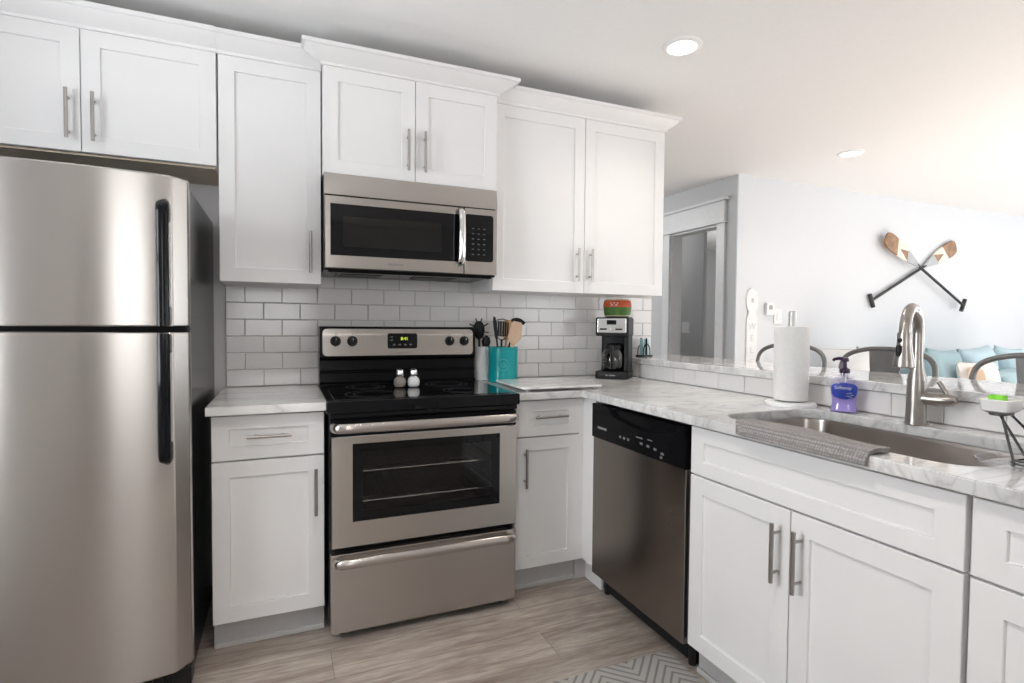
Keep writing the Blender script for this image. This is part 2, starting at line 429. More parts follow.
wall_with_openings('wall_hall', 'y', 3.25, 3.37, .6, 5.2, [(.80, 1.41, 0, 2.07)], M['wall_grey'])
sbox('wall_hall_end', -1.36, 3.25, 5.2, 5.3, 0, CZ, M['wall_grey'])
sbox('wall_bath_near', 4.0, 4.04, 1.80, 5.2, 0, CZ, M['wall_grey'])
sbox('wall_bath_far', 4.1, 7.2, 4.1, 4.2, 0, CZ, M['wall_grey'])
sbox('wall_bath_side', 7.2, 7.3, .72, 4.2, 0, CZ, M['wall_grey'])
# white return where the painted living wall meets the grey hall wall
sbox('trim_1', 3.25, 3.37, .588, .6, 0, CZ, M['wall'])
# window frames in the openings behind the photographer
def window(name, axis, p, a0, a1, z0, z1, nx, nz):
    bm = nb(); t = .05
    def bar(u0, u1, w0, w1):
        if axis == 'x': box(bm, u0, u1, p-.03, p+.03, w0, w1)
        else: box(bm, p-.03, p+.03, u0, u1, w0, w1)
    bar(a0, a1, z0, z0+t); bar(a0, a1, z1-t, z1); bar(a0, a0+t, z0, z1); bar(a1-t, a1, z0, z1)
    for i in range(1, nx): c = a0+(a1-a0)*i/nx; bar(c-.018, c+.018, z0, z1)
    for i in range(1, nz): c = z0+(z1-z0)*i/nz; bar(a0, a1, c-.015, c+.015)
    struct(name, bm, M['cabinet'])
window('window_1', 'x', -5.24, -.75, .2, .95, 2.25, 1, 2)
window('window_2', 'x', -5.24, 3.3, 6.7, .06, 2.15, 3, 1)
window('window_3', 'y', 8.78, -3.2, -.6, .8, 2.2, 3, 2)
window('window_4', 'y', -1.42, -1.75, -1.0, .9, 2.1, 2, 2)
# craftsman casing round the hall doorway
b = nb()
box(b, 3.228, 3.25, .71, .80, 0, 2.07, .002); box(b, 3.228, 3.25, 1.41, 1.50, 0, 2.07, .002)
box(b, 3.222, 3.25, .71, 1.50, 2.085, 2.255, .002); box(b, 3.21, 3.25, .695, 1.515, 2.07, 2.088, .003); box(b, 3.205, 3.25, .685, 1.525, 2.255, 2.28, .003)
box(b, 3.25, 3.37, .80, .815, 0, 2.07); box(b, 3.25, 3.37, 1.395, 1.41, 0, 2.07); box(b, 3.25, 3.37, .8, 1.41, 2.055, 2.07)
struct('trim_2', b, M['trimw'], smooth=True)
# low wall under the breakfast bar
b = nb(); box(b, 1.735, 1.90, -2.70, 0, 0, .9895); struct('wall_peninsula', b, M['wall'])
b = nb(); box(b, 3.37, 8.7, .585, .6, 0, .12, .003); struct('baseboard_living', b, M['trimw'], smooth=True)

# ------------------------------------------------------------------ tile (every tile its own raised face in one wall surface)
TW, TH, GR = .158, .0775, .0022
def tile_face(bm, place, u0, u1, v0, v1):
    g = GR/2; e = .0025; d = .006
    o = [(u0+g, v0+g), (u1-g, v0+g), (u1-g, v1-g), (u0+g, v1-g)]; i = [(u0+g+e, v0+g+e), (u1-g-e, v0+g+e), (u1-g-e, v1-g-e), (u0+g+e, v1-g-e)]
    rings(bm, [[place(u, v, .0) for u, v in o], [place(u, v, d*.6) for u, v in o], [place(u, v, d) for u, v in i]], False, True)
def tile_field(bm, place, u0, u1, v0, v1, phase):
    r = 0; v = v0
    while v < v1-.004:
        vt = min(v+TH, v1); u = phase + (TW/2 if r % 2 else 0)
        while u > u0: u -= TW
        while u < u1:
            a, c = max(u, u0), min(u+TW, u1)
            if c-a > .008: tile_face(bm, place, a, c, v, vt)
            u += TW
        v += TH; r += 1
b = nb()
tile_field(b, lambda u, v, d: (u, -.004-d, v), -.397, 1.962, .912, 1.432, -.397)
box(b, -.397, 1.962, -.0045, 0, .905, 1.432, mi=1)
struct('wall_backsplash', b, [M['tile'], M['grout']])
b = nb()
tile_field(b, lambda u, v, d: (1.733-d, -u, v), .012, 2.70, .911, .9885, .035)
box(b, 1.7325, 1.735, -2.70, -.012, .905, .9893, mi=1)
struct('wall_bar_tile', b, [M['tile'], M['grout']])

# ------------------------------------------------------------------ cabinets
DT = .020      # door thickness
def shaker(bm, x0, x1, z0, z1, y=0., fr=.057, rec=.008):
    """Recessed-panel front in the plane y facing -y."""
    def rc(d, yy): return [(x0+d, yy, z0+d), (x1-d, yy, z0+d), (x1-d, yy, z1-d), (x0+d, yy, z1-d)]
    f2 = min(fr, (z1-z0)*.30)
    def rf(d, yy): return [(x0+fr+d, yy, z0+f2+d), (x1-fr-d, yy, z0+f2+d), (x1-fr-d, yy, z1-f2-d), (x0+fr+d, yy, z1-f2-d)]
    rings(bm, [rc(0, y+DT), rc(0, y+.0015), rc(.0015, y), rf(0, y), rf(.0012, y+.001), rf(.0022, y+rec)], True, True)
def bar_handle(parent, x, z0, z1, y=0., horiz=False, name='handle'):
    bm = nb(); so = .030; r = .006
    if not horiz:
        cyl(bm, (x, y-so, z0), (x, y-so, z1), r, 14)
        for q in (z0+.028, z1-.028): cyl(bm, (x, y+.001, q), (x, y-so, q), .0042, 10)
    else:
        cyl(bm, (z0, y-so, x), (z1, y-so, x), r, 14)
        for q in (z0+.028, z1-.028): cyl(bm, (q, y+.001, x), (q, y-so, x), .0042, 10)
    return obj(name, bm, M['pull'], parent)
def crown(parent, x0, x1, yf, yb, z0, l, r, h=.072, p=.060):
    """Crown moulding; l and r say whether the left and right ends return."""
    prof = [(0, 0), (.006, 0), (.006, .012), (.012, .018), (.02, .024), (.034, .036), (.046, .050), (.050, .056), (.058, .058), (.058, .075)]
    bm = nb(); R = []
    for o, z in prof:
        o = o*p/.055; z = z*h/.075
        R.append([(x0-o*l, yb, z0+z), (x0-o*l, yf-o, z0+z), (x1+o*r, yf-o, z0+z), (x1+o*r, yb, z0+z)])
    rings(bm, R); return obj('crown_molding', bm, M['cabinet'], parent, ang=20)
def carcass(parent, w, d, z0, z1, m='cabinet'):
    bm = nb(); box(bm, .0012, w-.0012, DT+.002, d, z0, z1, .001); return obj('body', bm, M[m], parent)
def door(parent, x0, x1, z0, z1, name='door'):
    bm = nb(); shaker(bm, x0, x1, z0, z1); return obj(name, bm, M['cabinet'], parent)

UB, UT = 1.3725, 2.268
# over-fridge cabinet
FX0, FX1 = -1.268, -.393
c = thing('wall_cabinet', 'short wide white double-door cabinet above the refrigerator', 'cabinet', (FX0, -.338, 0))
wd = FX1-FX0; dp = .338-.002
carcass(c, wd, dp, 1.826, UT)
b = nb(); box(b, .01, wd-.01, DT+.01, dp-.004, 1.820, 1.826); o = obj('underside', b, M['carcass'], c); o['label'] = 'raw tan underside panel'
md = -.831-FX0
d1 = door(c, .003, md-.0015, 1.826, UT); bar_handle(d1, md-.036, 1.864, 2.04)
d2 = door(c, md+.0015, wd-.003, 1.826, UT); bar_handle(d2, md+.042, 1.862, 2.038)
crown(c, 0, wd, 0, dp, UT, 1, 0)
# tall narrow cabinet
c = thing('wall_cabinet', 'narrow tall single-door white cabinet between fridge and microwave', 'cabinet', (-.391, -.333, 0))
wd = .388; dp = .331
carcass(c, wd, dp, UB, UT)
d1 = door(c, .002, wd-.002, UB, UT); bar_handle(d1, wd-.045, 1.418, 1.592)
crown(c, -.002, wd, 0, dp, UT, 0, 0)
# microwave cabinet (stands proud of its neighbours)
c = thing('wall_cabinet', 'white double-door cabinet above the microwave, deeper than its neighbours', 'cabinet', (-.001, -.396, 0))
wd = .773; dp = .394
carcass(c, wd, dp, 1.833, UT+.004)
d1 = door(c, .003, wd/2-.0015, 1.833, UT+.004); bar_handle(d1, wd/2-.034, 1.874, 2.05)
d2 = door(c, wd/2+.0015, wd-.003, 1.833, UT+.004); bar_handle(d2, wd/2+.040, 1.874, 2.05)
crown(c, 0, wd, 0, .004, UT+.004, 1, 1, h=.064, p=.078)
b = nb(); box(b, .001, wd-.001, .004, dp, UT+.004, UT+.070); obj('top_filler', b, M['cabinet'], c)
# right double cabinet
c = thing('wall_cabinet', 'white double-door wall cabinet above the coffee maker and teal crock', 'cabinet', (.774, -.333, 0))
wd = 1.786-.774; dp = .331
carcass(c, wd, dp, UB, UT)
md = 1.284-.774
d1 = door(c, .003, md-.0015, UB, UT); bar_handle(d1, md-.045, 1.430, 1.60)
d2 = door(c, md+.0015, wd-.002, UB, UT); bar_handle(d2, md+.034, 1.430, 1.60)
crown(c, 0, wd, 0, dp, UT, 0, 1)

# base cabinets
BT, KZ = .876, .112
def base_unit(label, loc, rz, w, d, fronts, kick=.055, name='base_cabinet'):
    c = thing(name, label, 'cabinet', loc, rz)
    bm = nb(); box(bm, .001, w-.001, DT+.002, d, KZ, BT, .001); obj('body', bm, M['cabinet'], c)
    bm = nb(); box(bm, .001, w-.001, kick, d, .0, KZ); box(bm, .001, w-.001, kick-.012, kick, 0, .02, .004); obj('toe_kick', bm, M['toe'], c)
    return c
BY = -.606
c = base_unit('white base cabinet between refrigerator and range, drawer over one door', (-.397, BY, 0), 0, .386, .60, None)
f = door(c, .002, .384, .708, .868, 'drawer'); bar_handle(f, .793, .118, .268, horiz=True)
f = door(c, .002, .384, .112, .702); bar_handle(f, .353, .478, .655)
c = base_unit('white base cabinet between range and dishwasher corner, drawer over one door', (.766, BY, 0), 0, .352, .60, None)
f = door(c, .022, .345, .708, .868, 'drawer'); bar_handle(f, .796, .108, .270, horiz=True)
f = door(c, .022, .345, .112, .702); bar_handle(f, .066, .484, .658)
b = nb(); box(b, .346, .366, .004, .024, KZ, BT); obj('filler_strip', b, M['cabinet'], c)
PX = 1.126
b = nb(); box(b, PX+.007, 1.70, -.7075, -.5825, KZ, BT, .001); box(b, PX+.05, 1.70, -.7075, -.55, 0, KZ)
cfl = obj('corner_filler', b, M['cabinet'])
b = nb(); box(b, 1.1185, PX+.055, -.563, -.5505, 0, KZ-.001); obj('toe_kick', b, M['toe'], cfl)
tag(cfl, 'white filler panel in the corner left of the dishwasher', 'filler panel')
# sink cabinet, faces -x
y0, y1 = -1.334, -2.150
c = base_unit('white sink cabinet with wide false front over two doors, right of dishwasher', (PX, y0, 0), -PI/2, y0-y1, .59, None, name='sink_cabinet')
# hollow body so that the bowl hangs free inside it
for ch in list(c.children):
    if ch.name.startswith('body'): bpy.data.objects.remove(ch)
wd = y0-y1; b = nb()
box(b, .001, .018, DT+.002, .59, KZ, BT, .001); box(b, wd-.018, wd-.001, DT+.002, .59, KZ, BT, .001); box(b, .001, wd-.001, DT+.002, .59, KZ, KZ+.016)
box(b, .018, wd-.018, DT+.002, DT+.02, .64, BT-.01)
obj('body', b, M['cabinet'], c)
sp = 1.735-1.334
door(c, .003, wd-.003, .709, .868, 'false_front')
f = door(c, .003, sp-.0015, .112, .703); bar_handle(f, sp-.035, .493, .661)
f = door(c, sp+.0015, wd-.003, .112, .703); bar_handle(f, sp+.035, .491, .661)
# next unit along
c = base_unit('white drawer base at the camera end of the peninsula, beside sink cabinet', (PX, -2.1545, 0), -PI/2, .46, .59, None)
f = door(c, .004, .456, .709, .868, 'drawer'); bar_handle(f, .79, .15, .31, horiz=True)
f = door(c, .004, .456, .112, .703); bar_handle(f, .41, .49, .66)

# ------------------------------------------------------------------ countertops
CT0, CT = .878, .910
b = nb(); prism(b, [(-.408, -.649), (-.006, -.649), (-.006, -.008), (-.408, -.008)], CT0, CT, .003)
tag(obj('countertop', b, M['marble']), 'small marble countertop piece between refrigerator and range', 'countertop')
# L-shaped slab with a cut-out over the sink
SX0, SX1, SY0, SY1 = 1.188, 1.625, -2.125, -1.385
def l_slab():
    bm = nb()
    sink = rrect(SX0, SX1, SY0, SY1, .09, 8)          # counter-clockwise
    oi = [(.768, -.649), (1.098, -.649), (1.098, -2.63), (1.724, -2.63), (1.724, -.012), (.768, -.010)]
    for z, flip in ((CT, False), (CT0, True)):
        vo = [bm.verts.new((x, y, z)) for x, y in oi]; vi = [bm.verts.new((x, y, z)) for x, y in sink]
        es = [bm.edges.new((vo[i], vo[(i+1) % len(vo)])) for i in range(len(vo))] + [bm.edges.new((vi[i], vi[(i+1) % len(vi)])) for i in range(len(vi))]
        bmesh.ops.triangle_fill(bm, use_beauty=True, edges=es)
        if flip: lo = (vo, vi)
        else: hi = (vo, vi)
    for a, c2 in zip(hi, lo):
        n = len(a)
        for i in range(n):
            bm.faces.new((a[i], a[(i+1) % n], c2[(i+1) % n], c2[i]))
    bmesh.ops.recalc_face_normals(bm, faces=bm.faces)
    es = [e for e in bm.edges if len(e.link_faces) == 2 and e.calc_face_angle(0) > 1.2 and abs(e.verts[0].co.z-e.verts[1].co.z) < 1e-6]
    bmesh.ops.bevel(bm, geom=es, offset=.003, segments=2, affect='EDGES')
    return bm
tag(obj('countertop', l_slab(), M['marble']), 'long L-shaped marble countertop around the sink and dishwasher', 'countertop')
b = nb(); prism(b, rrect(1.717, 2.16, -2.72, -.001, .02, 4), .990, 1.022, .004)
tag(obj('breakfast_counter', b, M['marble']), 'raised marble breakfast bar top along the peninsula', 'countertop')

# sink bowl
t = thing('kitchen_sink', 'undermount stainless sink bowl set into the marble countertop', 'sink', (1.41, -1.755, .66))
def bowl():
    bm = nb(); R = []
    for d, z, r in ((-.015, CT0-.001, .10), (.006, CT0-.001, .085), (.010, CT0-.012, .085), (.018, .72, .08), (.03, .69, .07), (.06, .672, .05), (.20, .668, .02)):
        R.append([(x-1.41, y+1.755, z-.66) for x, y in rrect(SX0+d-.012, SX1-d+.012, SY0+d-.012, SY1-d+.012, r, 8)])
    rings(bm, R, False, True); return bm
o = obj('bowl', bowl(), M['steel_sink'], t)
sm = o.modifiers.new('thickness', 'SOLIDIFY'); sm.thickness = .0015
b = nb(); lathe(b, [(.0, .0), (.042, .0), (.045, .003), (.03, .004), (.028, .001), (0, .001)], (0, .0, .008), cap0=False, cap1=False); obj('drain', b, M['chrome'], t)

# ------------------------------------------------------------------ refrigerator
FL, FR = -1.205, -.437
t = thing('refrigerator', 'stainless top-freezer refrigerator with black sides and long black handles', 'refrigerator', ((FL+FR)/2, 0, 0))
hw = (FR-FL)/2
b = nb(); box(b, -hw+.004, hw-.004, -.725, -.03, .03, 1.652, .006); obj('body', b, M['bodyblack'], t)
def fdoor(z0, z1):
    """Door slab whose front bows outward and rolls round at both sides."""
    o = [(-hw, -.728)]
    yf = -.797                                  # front plane at the corners; the side of the door is a slanted facet
    side = [(hw, -.740), (hw-.002, -.748), (hw-.006, -.754), (hw-.036, -.789), (hw-.041, -.7935), (hw-.048, -.797)]
    o += [(-x, y) for x, y in side]
    n = 22; x0 = -hw+.048; x1 = hw-.048
    for i in range(1, n):
        s = -1+2*i/n
        o.append((x0+(x1-x0)*i/n, yf-.034*(1-abs(s)**2.2)))
    o += list(reversed(side))
    o += [(hw, -.728)]
    bm = nb(); prism(bm, list(o), z0, z1, .007); return bm
fz = obj('freezer_door', fdoor(1.192, 1.668), M['steel_fridge'], t)
fd = obj('fridge_door', fdoor(.074, 1.176), M['steel_fridge'], t)
b = nb(); box(b, -hw+.01, hw-.01, -.745, -.725, .06, 1.66); obj('door_gasket', b, M['blackm'], t)
b = nb(); box(b, -hw+.02, hw-.003, -.77, -.70, .012, .07, .006); 
for i in range(24): box(b, -hw+.05+i*.028, -hw+.068+i*.028, -.774, -.769, .025, .055)
obj('base_grille', b, M['blackp'], t)
b = nb(); box(b, hw-.10, hw-.03, -.77, -.66, 1.652, 1.664, .003); obj('hinge_cover', b, M['greyp'], t)
def fhandle(za, zb, end_low):
    """Long flat pull standing off the door: the rounded end curves back into it."""
    bm = nb(); x = hw-.057; R = []
    L = zb-za
    for i in range(25):
        s = i/24; z = za+L*s
        e = (1-s) if end_low else s         # distance measure from the gap end
        e2 = s if end_low else 1-s
        k = 1-max(0, 1-e2/.10)**2.5         # thickness eases at the rounded end
        wv = .0175*(max(.12, min(1, (e2/.035)))**.5)
        yo = -.800-.055*k**1.0
        R.append([(x+wv*math.cos(a)*1., yo+.013*math.sin(a), z) for a in [2*PI*q/16 for q in range(16)]])
    rings(bm, R)
    for q in (.10, .92):
        s = q if end_low else 1-q
        z = za+L*s
        box(bm, x-.014, x+.014, -.845, -.785, z-.03, z+.03, .006)
    return bm
obj('handle', fhandle(1.196, 1.590, False), M['black'], fz)
obj('handle', fhandle(.758, 1.172, True), M['black'], fd)
for x in (-hw+.06, hw-.06):
    for y in (-.68, -.1): b = nb(); lathe(b, [(.018, 0), (.018, .03)], (x, y, 0), 12); obj('levelling_foot', b, M['blackp'], t)

# ------------------------------------------------------------------ range
RX0, RX1 = .0, .762
t = thing('range', 'freestanding stainless and black electric range with glass cooktop', 'range', (0, 0, 0))
b = nb()
box(b, .002, .020, -.650, -.02, .05, .885); box(b, .742, .760, -.650, -.02, .05, .885); box(b, .02, .742, -.05, -.02, .05, .885); box(b, .02, .742, -.650, -.02, .05, .34)
box(b, .02, .742, -.650, -.02, .80, .885)
obj('body', b, M['bodyblack'], t)
b = nb(); box(b, .022, .740, -.645, -.055, .345, .352); box(b, .022, .030, -.645, -.055, .352, .795); box(b, .732, .740, -.645, -.055, .352, .795); box(b, .022, .740, -.064, -.055, .352, .795)
obj('oven_cavity', b, mat('oven_enamel', (.05, .052, .055), .4, noise=(200, .3)), t)
for z in (.505, .625):
    b = nb(); tube(b, [(.035, -.61, z), (.727, -.61, z), (.727, -.09, z), (.035, -.09, z)], .004, 6, closed=True)
    for i in range(1, 18): cyl(b, (.035+.692*i/18, -.61, z), (.035+.692*i/18, -.09, z), .0022, 6)
    obj('oven_rack', b, M['chrome'], t)
# cooktop: frame with thick front lip and inset glass
b = nb(); prism(b, rrect(-.011, .773, -.693, -.651, .012, 4), .868, .9165, .007)
box(b, .002, .760, -.668, -.10, .886, .9115); box(b, -.008, .770, -.655, -.10, .9112, .9165, .002)
box(b, .002, .760, -.688, -.655, .850, .868, .004)
obj('cooktop_frame', b, M['black'], t)
b = nb(); prism(b, rrect(.022, .740, -.660, -.125, .012, 4), .9155, .9185, .001)
cg = obj('cooktop_glass', b, M['cooktop'], t)
for x, y, r in ((.19, -.52, .115), (.57, -.52, .085), (.19, -.26, .085), (.57, -.26, .10)):
    b = nb()
    for q in (r, r*.72):
        n = 48; V = [[(x+(q+dq)*math.cos(2*PI*i/n), y+(q+dq)*math.sin(2*PI*i/n), .91865) for i in range(n)] for dq in (-.0008, .0008)]
        rings(b, V, False, False)
    obj('burner_mark', b, M['dimprint'], cg)
# backguard
b = nb()
prof = [(-.018, .915), (-.135, .915), (-.135, .922), (-.118, .930), (-.112, .970), (-.118, .974), (-.118, .980), (-.108, .984), (-.104, 1.030), (-.124, 1.040), (-.128, 1.048), (-.122, 1.186), (-.112, 1.192), (-.018, 1.192)]
rings(b, [[(x, y, z) for y, z in prof] for x in (.000, .762)])
bk = obj('backguard', b, M['blackm'], t, ang=25)
b = nb(); o = rrect(.013, .749, 1.053, 1.181, .020, 6)
rings(b, [[(x, -.1265+(z-1.048)*.0435-.0003, z) for x, z in o], [(x, -.130+(z-1.048)*.0435, z) for x, z in o]])
cp = obj('control_panel', b, M['steel'], bk); cp['label'] = 'stainless control panel'
def knob(x, z):
    y = -.130+(z-1.048)*.0435; bm = nb()
    R = []
    for r, dy in ((.0235, 0), (.0235, -.006), (.0195, -.010), (.0180, -.022), (.0165, -.024)):
        R.append([(x+r*math.cos(2*PI*i/24), y+dy, z+r*math.sin(2*PI*i/24)) for i in range(24)])
    rings(bm, R); box(bm, x-.004, x+.004, y-.034, y-.020, z-.017, z+.017, .002)
    box(bm, x-.0012, x+.0012, y-.0345, y-.033, z+.004, z+.016, mi=1)
    obj('knob', bm, [M['blackp'], M['lightprint']], bk)
    for dz in (.033, -.033): bm = nb(); box(bm, x-.003, x+.003, y-.0006, y+.001, z+dz-.0025, z+dz+.0025); obj('knob_print', bm, M['greyprint'], bk)
for x, z in ((.071, 1.123), (.147, 1.123), (.625, 1.122), (.702, 1.122)): knob(x, z)
b = nb(); o = rrect(.312, .458, 1.086, 1.160, .010, 4)
rings(b, [[(x, -.1305+(z-1.048)*.0435+.001, z) for x, z in o], [(x, -.1325+(z-1.048)*.0435, z) for x, z in o]])
dp_ = obj('clock_display', b, M['blackglass'], bk)
text('digits', '8:41', .021, M['digits'], dp_, (.394, -.1300, 1.134), ext=.0003)
for i in range(4): b = nb(); box(b, .338+i*.027, .350+i*.027, -.1310, -.1295, 1.101, 1.108); obj('button', b, M['dimprint'], dp_)
for q in (1.124, 1.140): b = nb(); box(b, .325, .338, -.1303, -.128, q, q+.005); obj('button', b, M['dimprint'], dp_)
text('lettering', 'FRIGIDAIRE', .011, M['greyprint'], bk, (.385, -.1292, 1.066), ext=.0004)
# oven door
def hole_panel(bm, x0, x1, z0, z1, hx0, hx1, hz0, hz1, y0, y1, mi=0, bev=.002):
    def ring(a0, a1, c0, c1, y): return [(a0, y, c0), (a1, y, c0), (a1, y, c1), (a0, y, c1)]
    rings(bm, [ring(hx0, hx1, hz0, hz1, y1), ring(x0, x1, z0, z1, y1), ring(x0, x1, z0, z1, y0+bev), ring(x0+bev, x1-bev, z0+bev, z1-bev, y0),
               ring(hx0, hx1, hz0, hz1, y0), ring(hx0, hx1, hz0, hz1, y1)], False, False, mi)
b = nb(); hole_panel(b, .004, .758, .360, .845, .105, .657, .478, .735, -.682, -.653)
od = obj('oven_door', b, M['blackm'], t)
b = nb(); hole_panel(b, .006, .756, .361, .783, .083, .679, .457, .754, -.694, -.682, bev=.003)
o = obj('door_skin', b, M['steel'], od); o['label'] = 'stainless door skin'
b = nb(); o = rrect(.083, .679, .457, .754, .006, 3); oi = rrect(.120, .642, .492, .722, .006, 3)
rings(b, [[(x, -.683, z) for x, z in oi], [(x, -.683, z) for x, z in o], [(x, -.6925, z) for x, z in o], [(x, -.6925, z) for x, z in oi], [(x, -.683, z) for x, z in oi]], False, False)
obj('window_border', b, M['blackglass'], od)
b = nb(); box(b, .118, .644, -.692, -.690, .490, .724); obj('window_glass', b, M['ovenglass'], od)
def bow_handle(parent, x0, x1, zc, yb, out, rise, r=.013, fl=1.5):
    p = [(x0, yb, zc-rise*.4), (x0+.004, yb-out*.55, zc-rise*.25), (x0+.035, yb-out*.95, zc-rise*.1)]
    for i in range(1, 8): s = i/8; p.append((x0+.035+(x1-x0-.07)*s, yb-out*(.97+.08*math.sin(PI*s)), zc+0*s))
    p += [(x1-.035, yb-out*.95, zc-rise*.1), (x1-.004, yb-out*.55, zc-rise*.25), (x1, yb, zc-rise*.4)]
    bm = nb(); tube(bm, smooth_path(p, 5), r, 14, flat=fl)
    return obj('handle', bm, M['steel'], parent)
bow_handle(od, .014, .748, .820, -.680, .055, .004, .0122)
b = nb(); box(b, .004, .757, -.690, -.655, .034, .337, .004)
dr = obj('storage_drawer', b, M['steel'], t)
bow_handle(dr, .020, .742, .317, -.688, .050, .02, .0115)
for x in (.05, .71):
    for y in (-.62, -.08): b = nb(); lathe(b, [(.016, 0), (.016, .052)], (x, y, 0), 12); obj('levelling_foot', b, M['blackp'], t)

# ------------------------------------------------------------------ microwave
t = thing('microwave', 'over-the-range stainless microwave mounted under the white cabinets', 'microwave', (0, 0, 1.43))
def L(z): return z-1.43
b = nb(); box(b, .002, .768, -.392, -.012, L(1.437), L(1.834), .002); obj('body', b, M['bodyblack'], t)
b = nb()
box(b, .003, .767, -.39, -.02, L(1.430), L(1.437))
for x in (.17, .52): 
    box(b, x-.10, x+.10, -.30, -.12, L(1.4255), L(1.430), .001)
    for i in range(11): box(b, x-.09, x+.09, -.292+i*.0155, -.284+i*.0155, L(1.4235), L(1.4256))
box(b, .02, .75, -.388, -.345, L(1.422), L(1.430), .002)
obj('underside_filters', b, M['blackm'], t)
b = nb(); R = [[(x, -.394, L(1.740)), (x, -.426, L(1.740)), (x, -.424, L(1.775)), (x, -.413, L(1.822)), (x, -.409, L(1.830)), (x, -.394, L(1.830))] for x in (.002, .764)]
rings(b, R); obj('vent_panel', b, M['steel'], t, ang=15)
b = nb(); hole_panel(b, .003, .603, L(1.436), L(1.736), .026, .570, L(1.490), L(1.703), -.426, -.394, bev=.003)
md_ = obj('door', b, M['steel'], t)
b = nb(); o = rrect(.026, .602, L(1.490), L(1.703), .012, 4); oi = rrect(.075, .500, L(1.527), L(1.655), .004, 4)
rings(b, [[(x, -.420, z) for x, z in o], [(x, -.4265, z) for x, z in o], [(x, -.4265, z) for x, z in oi], [(x, -.418, z) for x, z in oi]], False, False)
obj('window_border', b, M['blackglass'], md_)
b = nb(); box(b, .074, .501, -.425, -.423, L(1.526), L(1.656)); obj('window_glass', b, M['mwglass'], md_)
b = nb(); box(b, .074, .501, -.398, -.396, L(1.526), L(1.656)); obj('window_mesh', b, mat('perforated_screen', (.10, .10, .105), .4, noise=(900, .5)), md_)
text('lettering', 'FRIGIDAIRE', .013, M['greyprint'], md_, (.295, -.4268, L(1.462)), ext=.0005)
b = nb(); tube(b, smooth_path([(.582, -.425, L(1.476)), (.582, -.452, L(1.484)), (.582, -.466, L(1.51)), (.582, -.472, L(1.60)), (.582, -.466, L(1.695)), (.582, -.452, L(1.718)), (.582, -.425, L(1.726))], 6), .0145, 14, flat=.55)
obj('handle', b, M['chrome'], md_)
b = nb(); box(b, .606, .764, -.426, -.394, L(1.436), L(1.736), .003); cpn = obj('control_panel', b, M['steel'], t)
b = nb(); o = rrect(.6075, .744, L(1.495), L(1.708), .012, 4)
rings(b, [[(x, -.424, z) for x, z in o], [(x, -.4275, z) for x, z in o]]); kp = obj('keypad', b, M['blackglass'], cpn)
for r in range(6):
    for q in range(3): b = nb(); box(b, .640+q*.027, .650+q*.027, -.4282, -.427, L(1.525+r*.0235), L(1.5285+r*.0235)); obj('key', b, M['dimprint'], kp)

# ------------------------------------------------------------------ dishwasher, faces -x
t = thing('dishwasher', 'built-in stainless dishwasher with black control strip under the countertop', 'dishwasher', (PX-.008, -.7135, 0), -PI/2)
wd = .610
b = nb(); box(b, .006, wd-.006, .047, .58, .10, .868); obj('body', b, M['bodyblack'], t)
b = nb(); box(b, .003, wd-.001, .000, .046, .100, .714, .004); dd = obj('door_panel', b, M['steel_dw'], t)
# control strip with a scooped grip
b = nb(); n = 90; zt, zb_ = .862, .716
def strip():
    bm = nb(); Vt = []
    cols = [.004+(wd-.008)*i/n for i in range(n+1)]; rows = [0, .2, .45]+[.5+.0125*k for k in range(41)]
    grid = []
    for x in cols:
        s = max(0, 1-((x-(wd*.58))/(wd*.36))**2) if abs(x-wd*.58) < wd*.36 else 0
        col = []
        for q in rows:
            z = zb_+(zt-zb_)*q
            low = .92-.33*s**.6                          # the curved lower lip of the scoop
            dpt = 0.
            if q > low and s > 0.02: dpt = .020*min(1, (q-low)/.07)*(1 if q < .93 else max(0, (1-q)/.07))
            col.append(bm.verts.new((x, -.006+dpt, z)))
        grid.append(col)
    for i in range(n):
        for j in range(len(rows)-1): bm.faces.new((grid[i][j], grid[i+1][j], grid[i+1][j+1], grid[i][j+1]))
    bm.normal_update()
    box(bm, .004, wd-.004, .016, .047, zb_, zt)
    for xx in (0, n):
        x = .004 if xx == 0 else wd-.004
        box(bm, x-.0015, x+.0015, -.006, .016, zb_, zt)
    box(bm, .004, wd-.004, -.006, .016, zb_-.0005, zb_+.001); box(bm, .004, wd-.004, -.006, .016, zt-.001, zt+.0005)
    return bm
cs = obj('control_strip', strip(), M['blackm'], t)
text('lettering', 'FRIGIDAIRE', .014, M['lightprint'], cs, (.085, -.0065, .762), ext=.0004)
marks = [(.215+i*.028, .228+i*.028, .748, .757) for i in range(3)] + [(.355+i*.042, .372+i*.042, z, z+.009) for i, z in enumerate((.750, .748, .746, .738))]
marks += [(.330, .372, .772, .777), (.40, .43, .776, .780), (.478, .490, .724, .732)]
for x0, x1, z0, z1 in marks: b = nb(); box(b, x0, x1, -.0072, -.0055, z0, z1); obj('button', b, M['dimprint'], cs)
b = nb(); box(b, .006, wd-.006, .063, .078, .012, .098); box(b, .006, wd-.006, .03, .3, .098, .102)
for x in (.03, .58): lathe(b, [(.014, 0), (.014, .1)], (x, .07, 0), 12)
obj('toe_panel', b, M['blackp'], t)

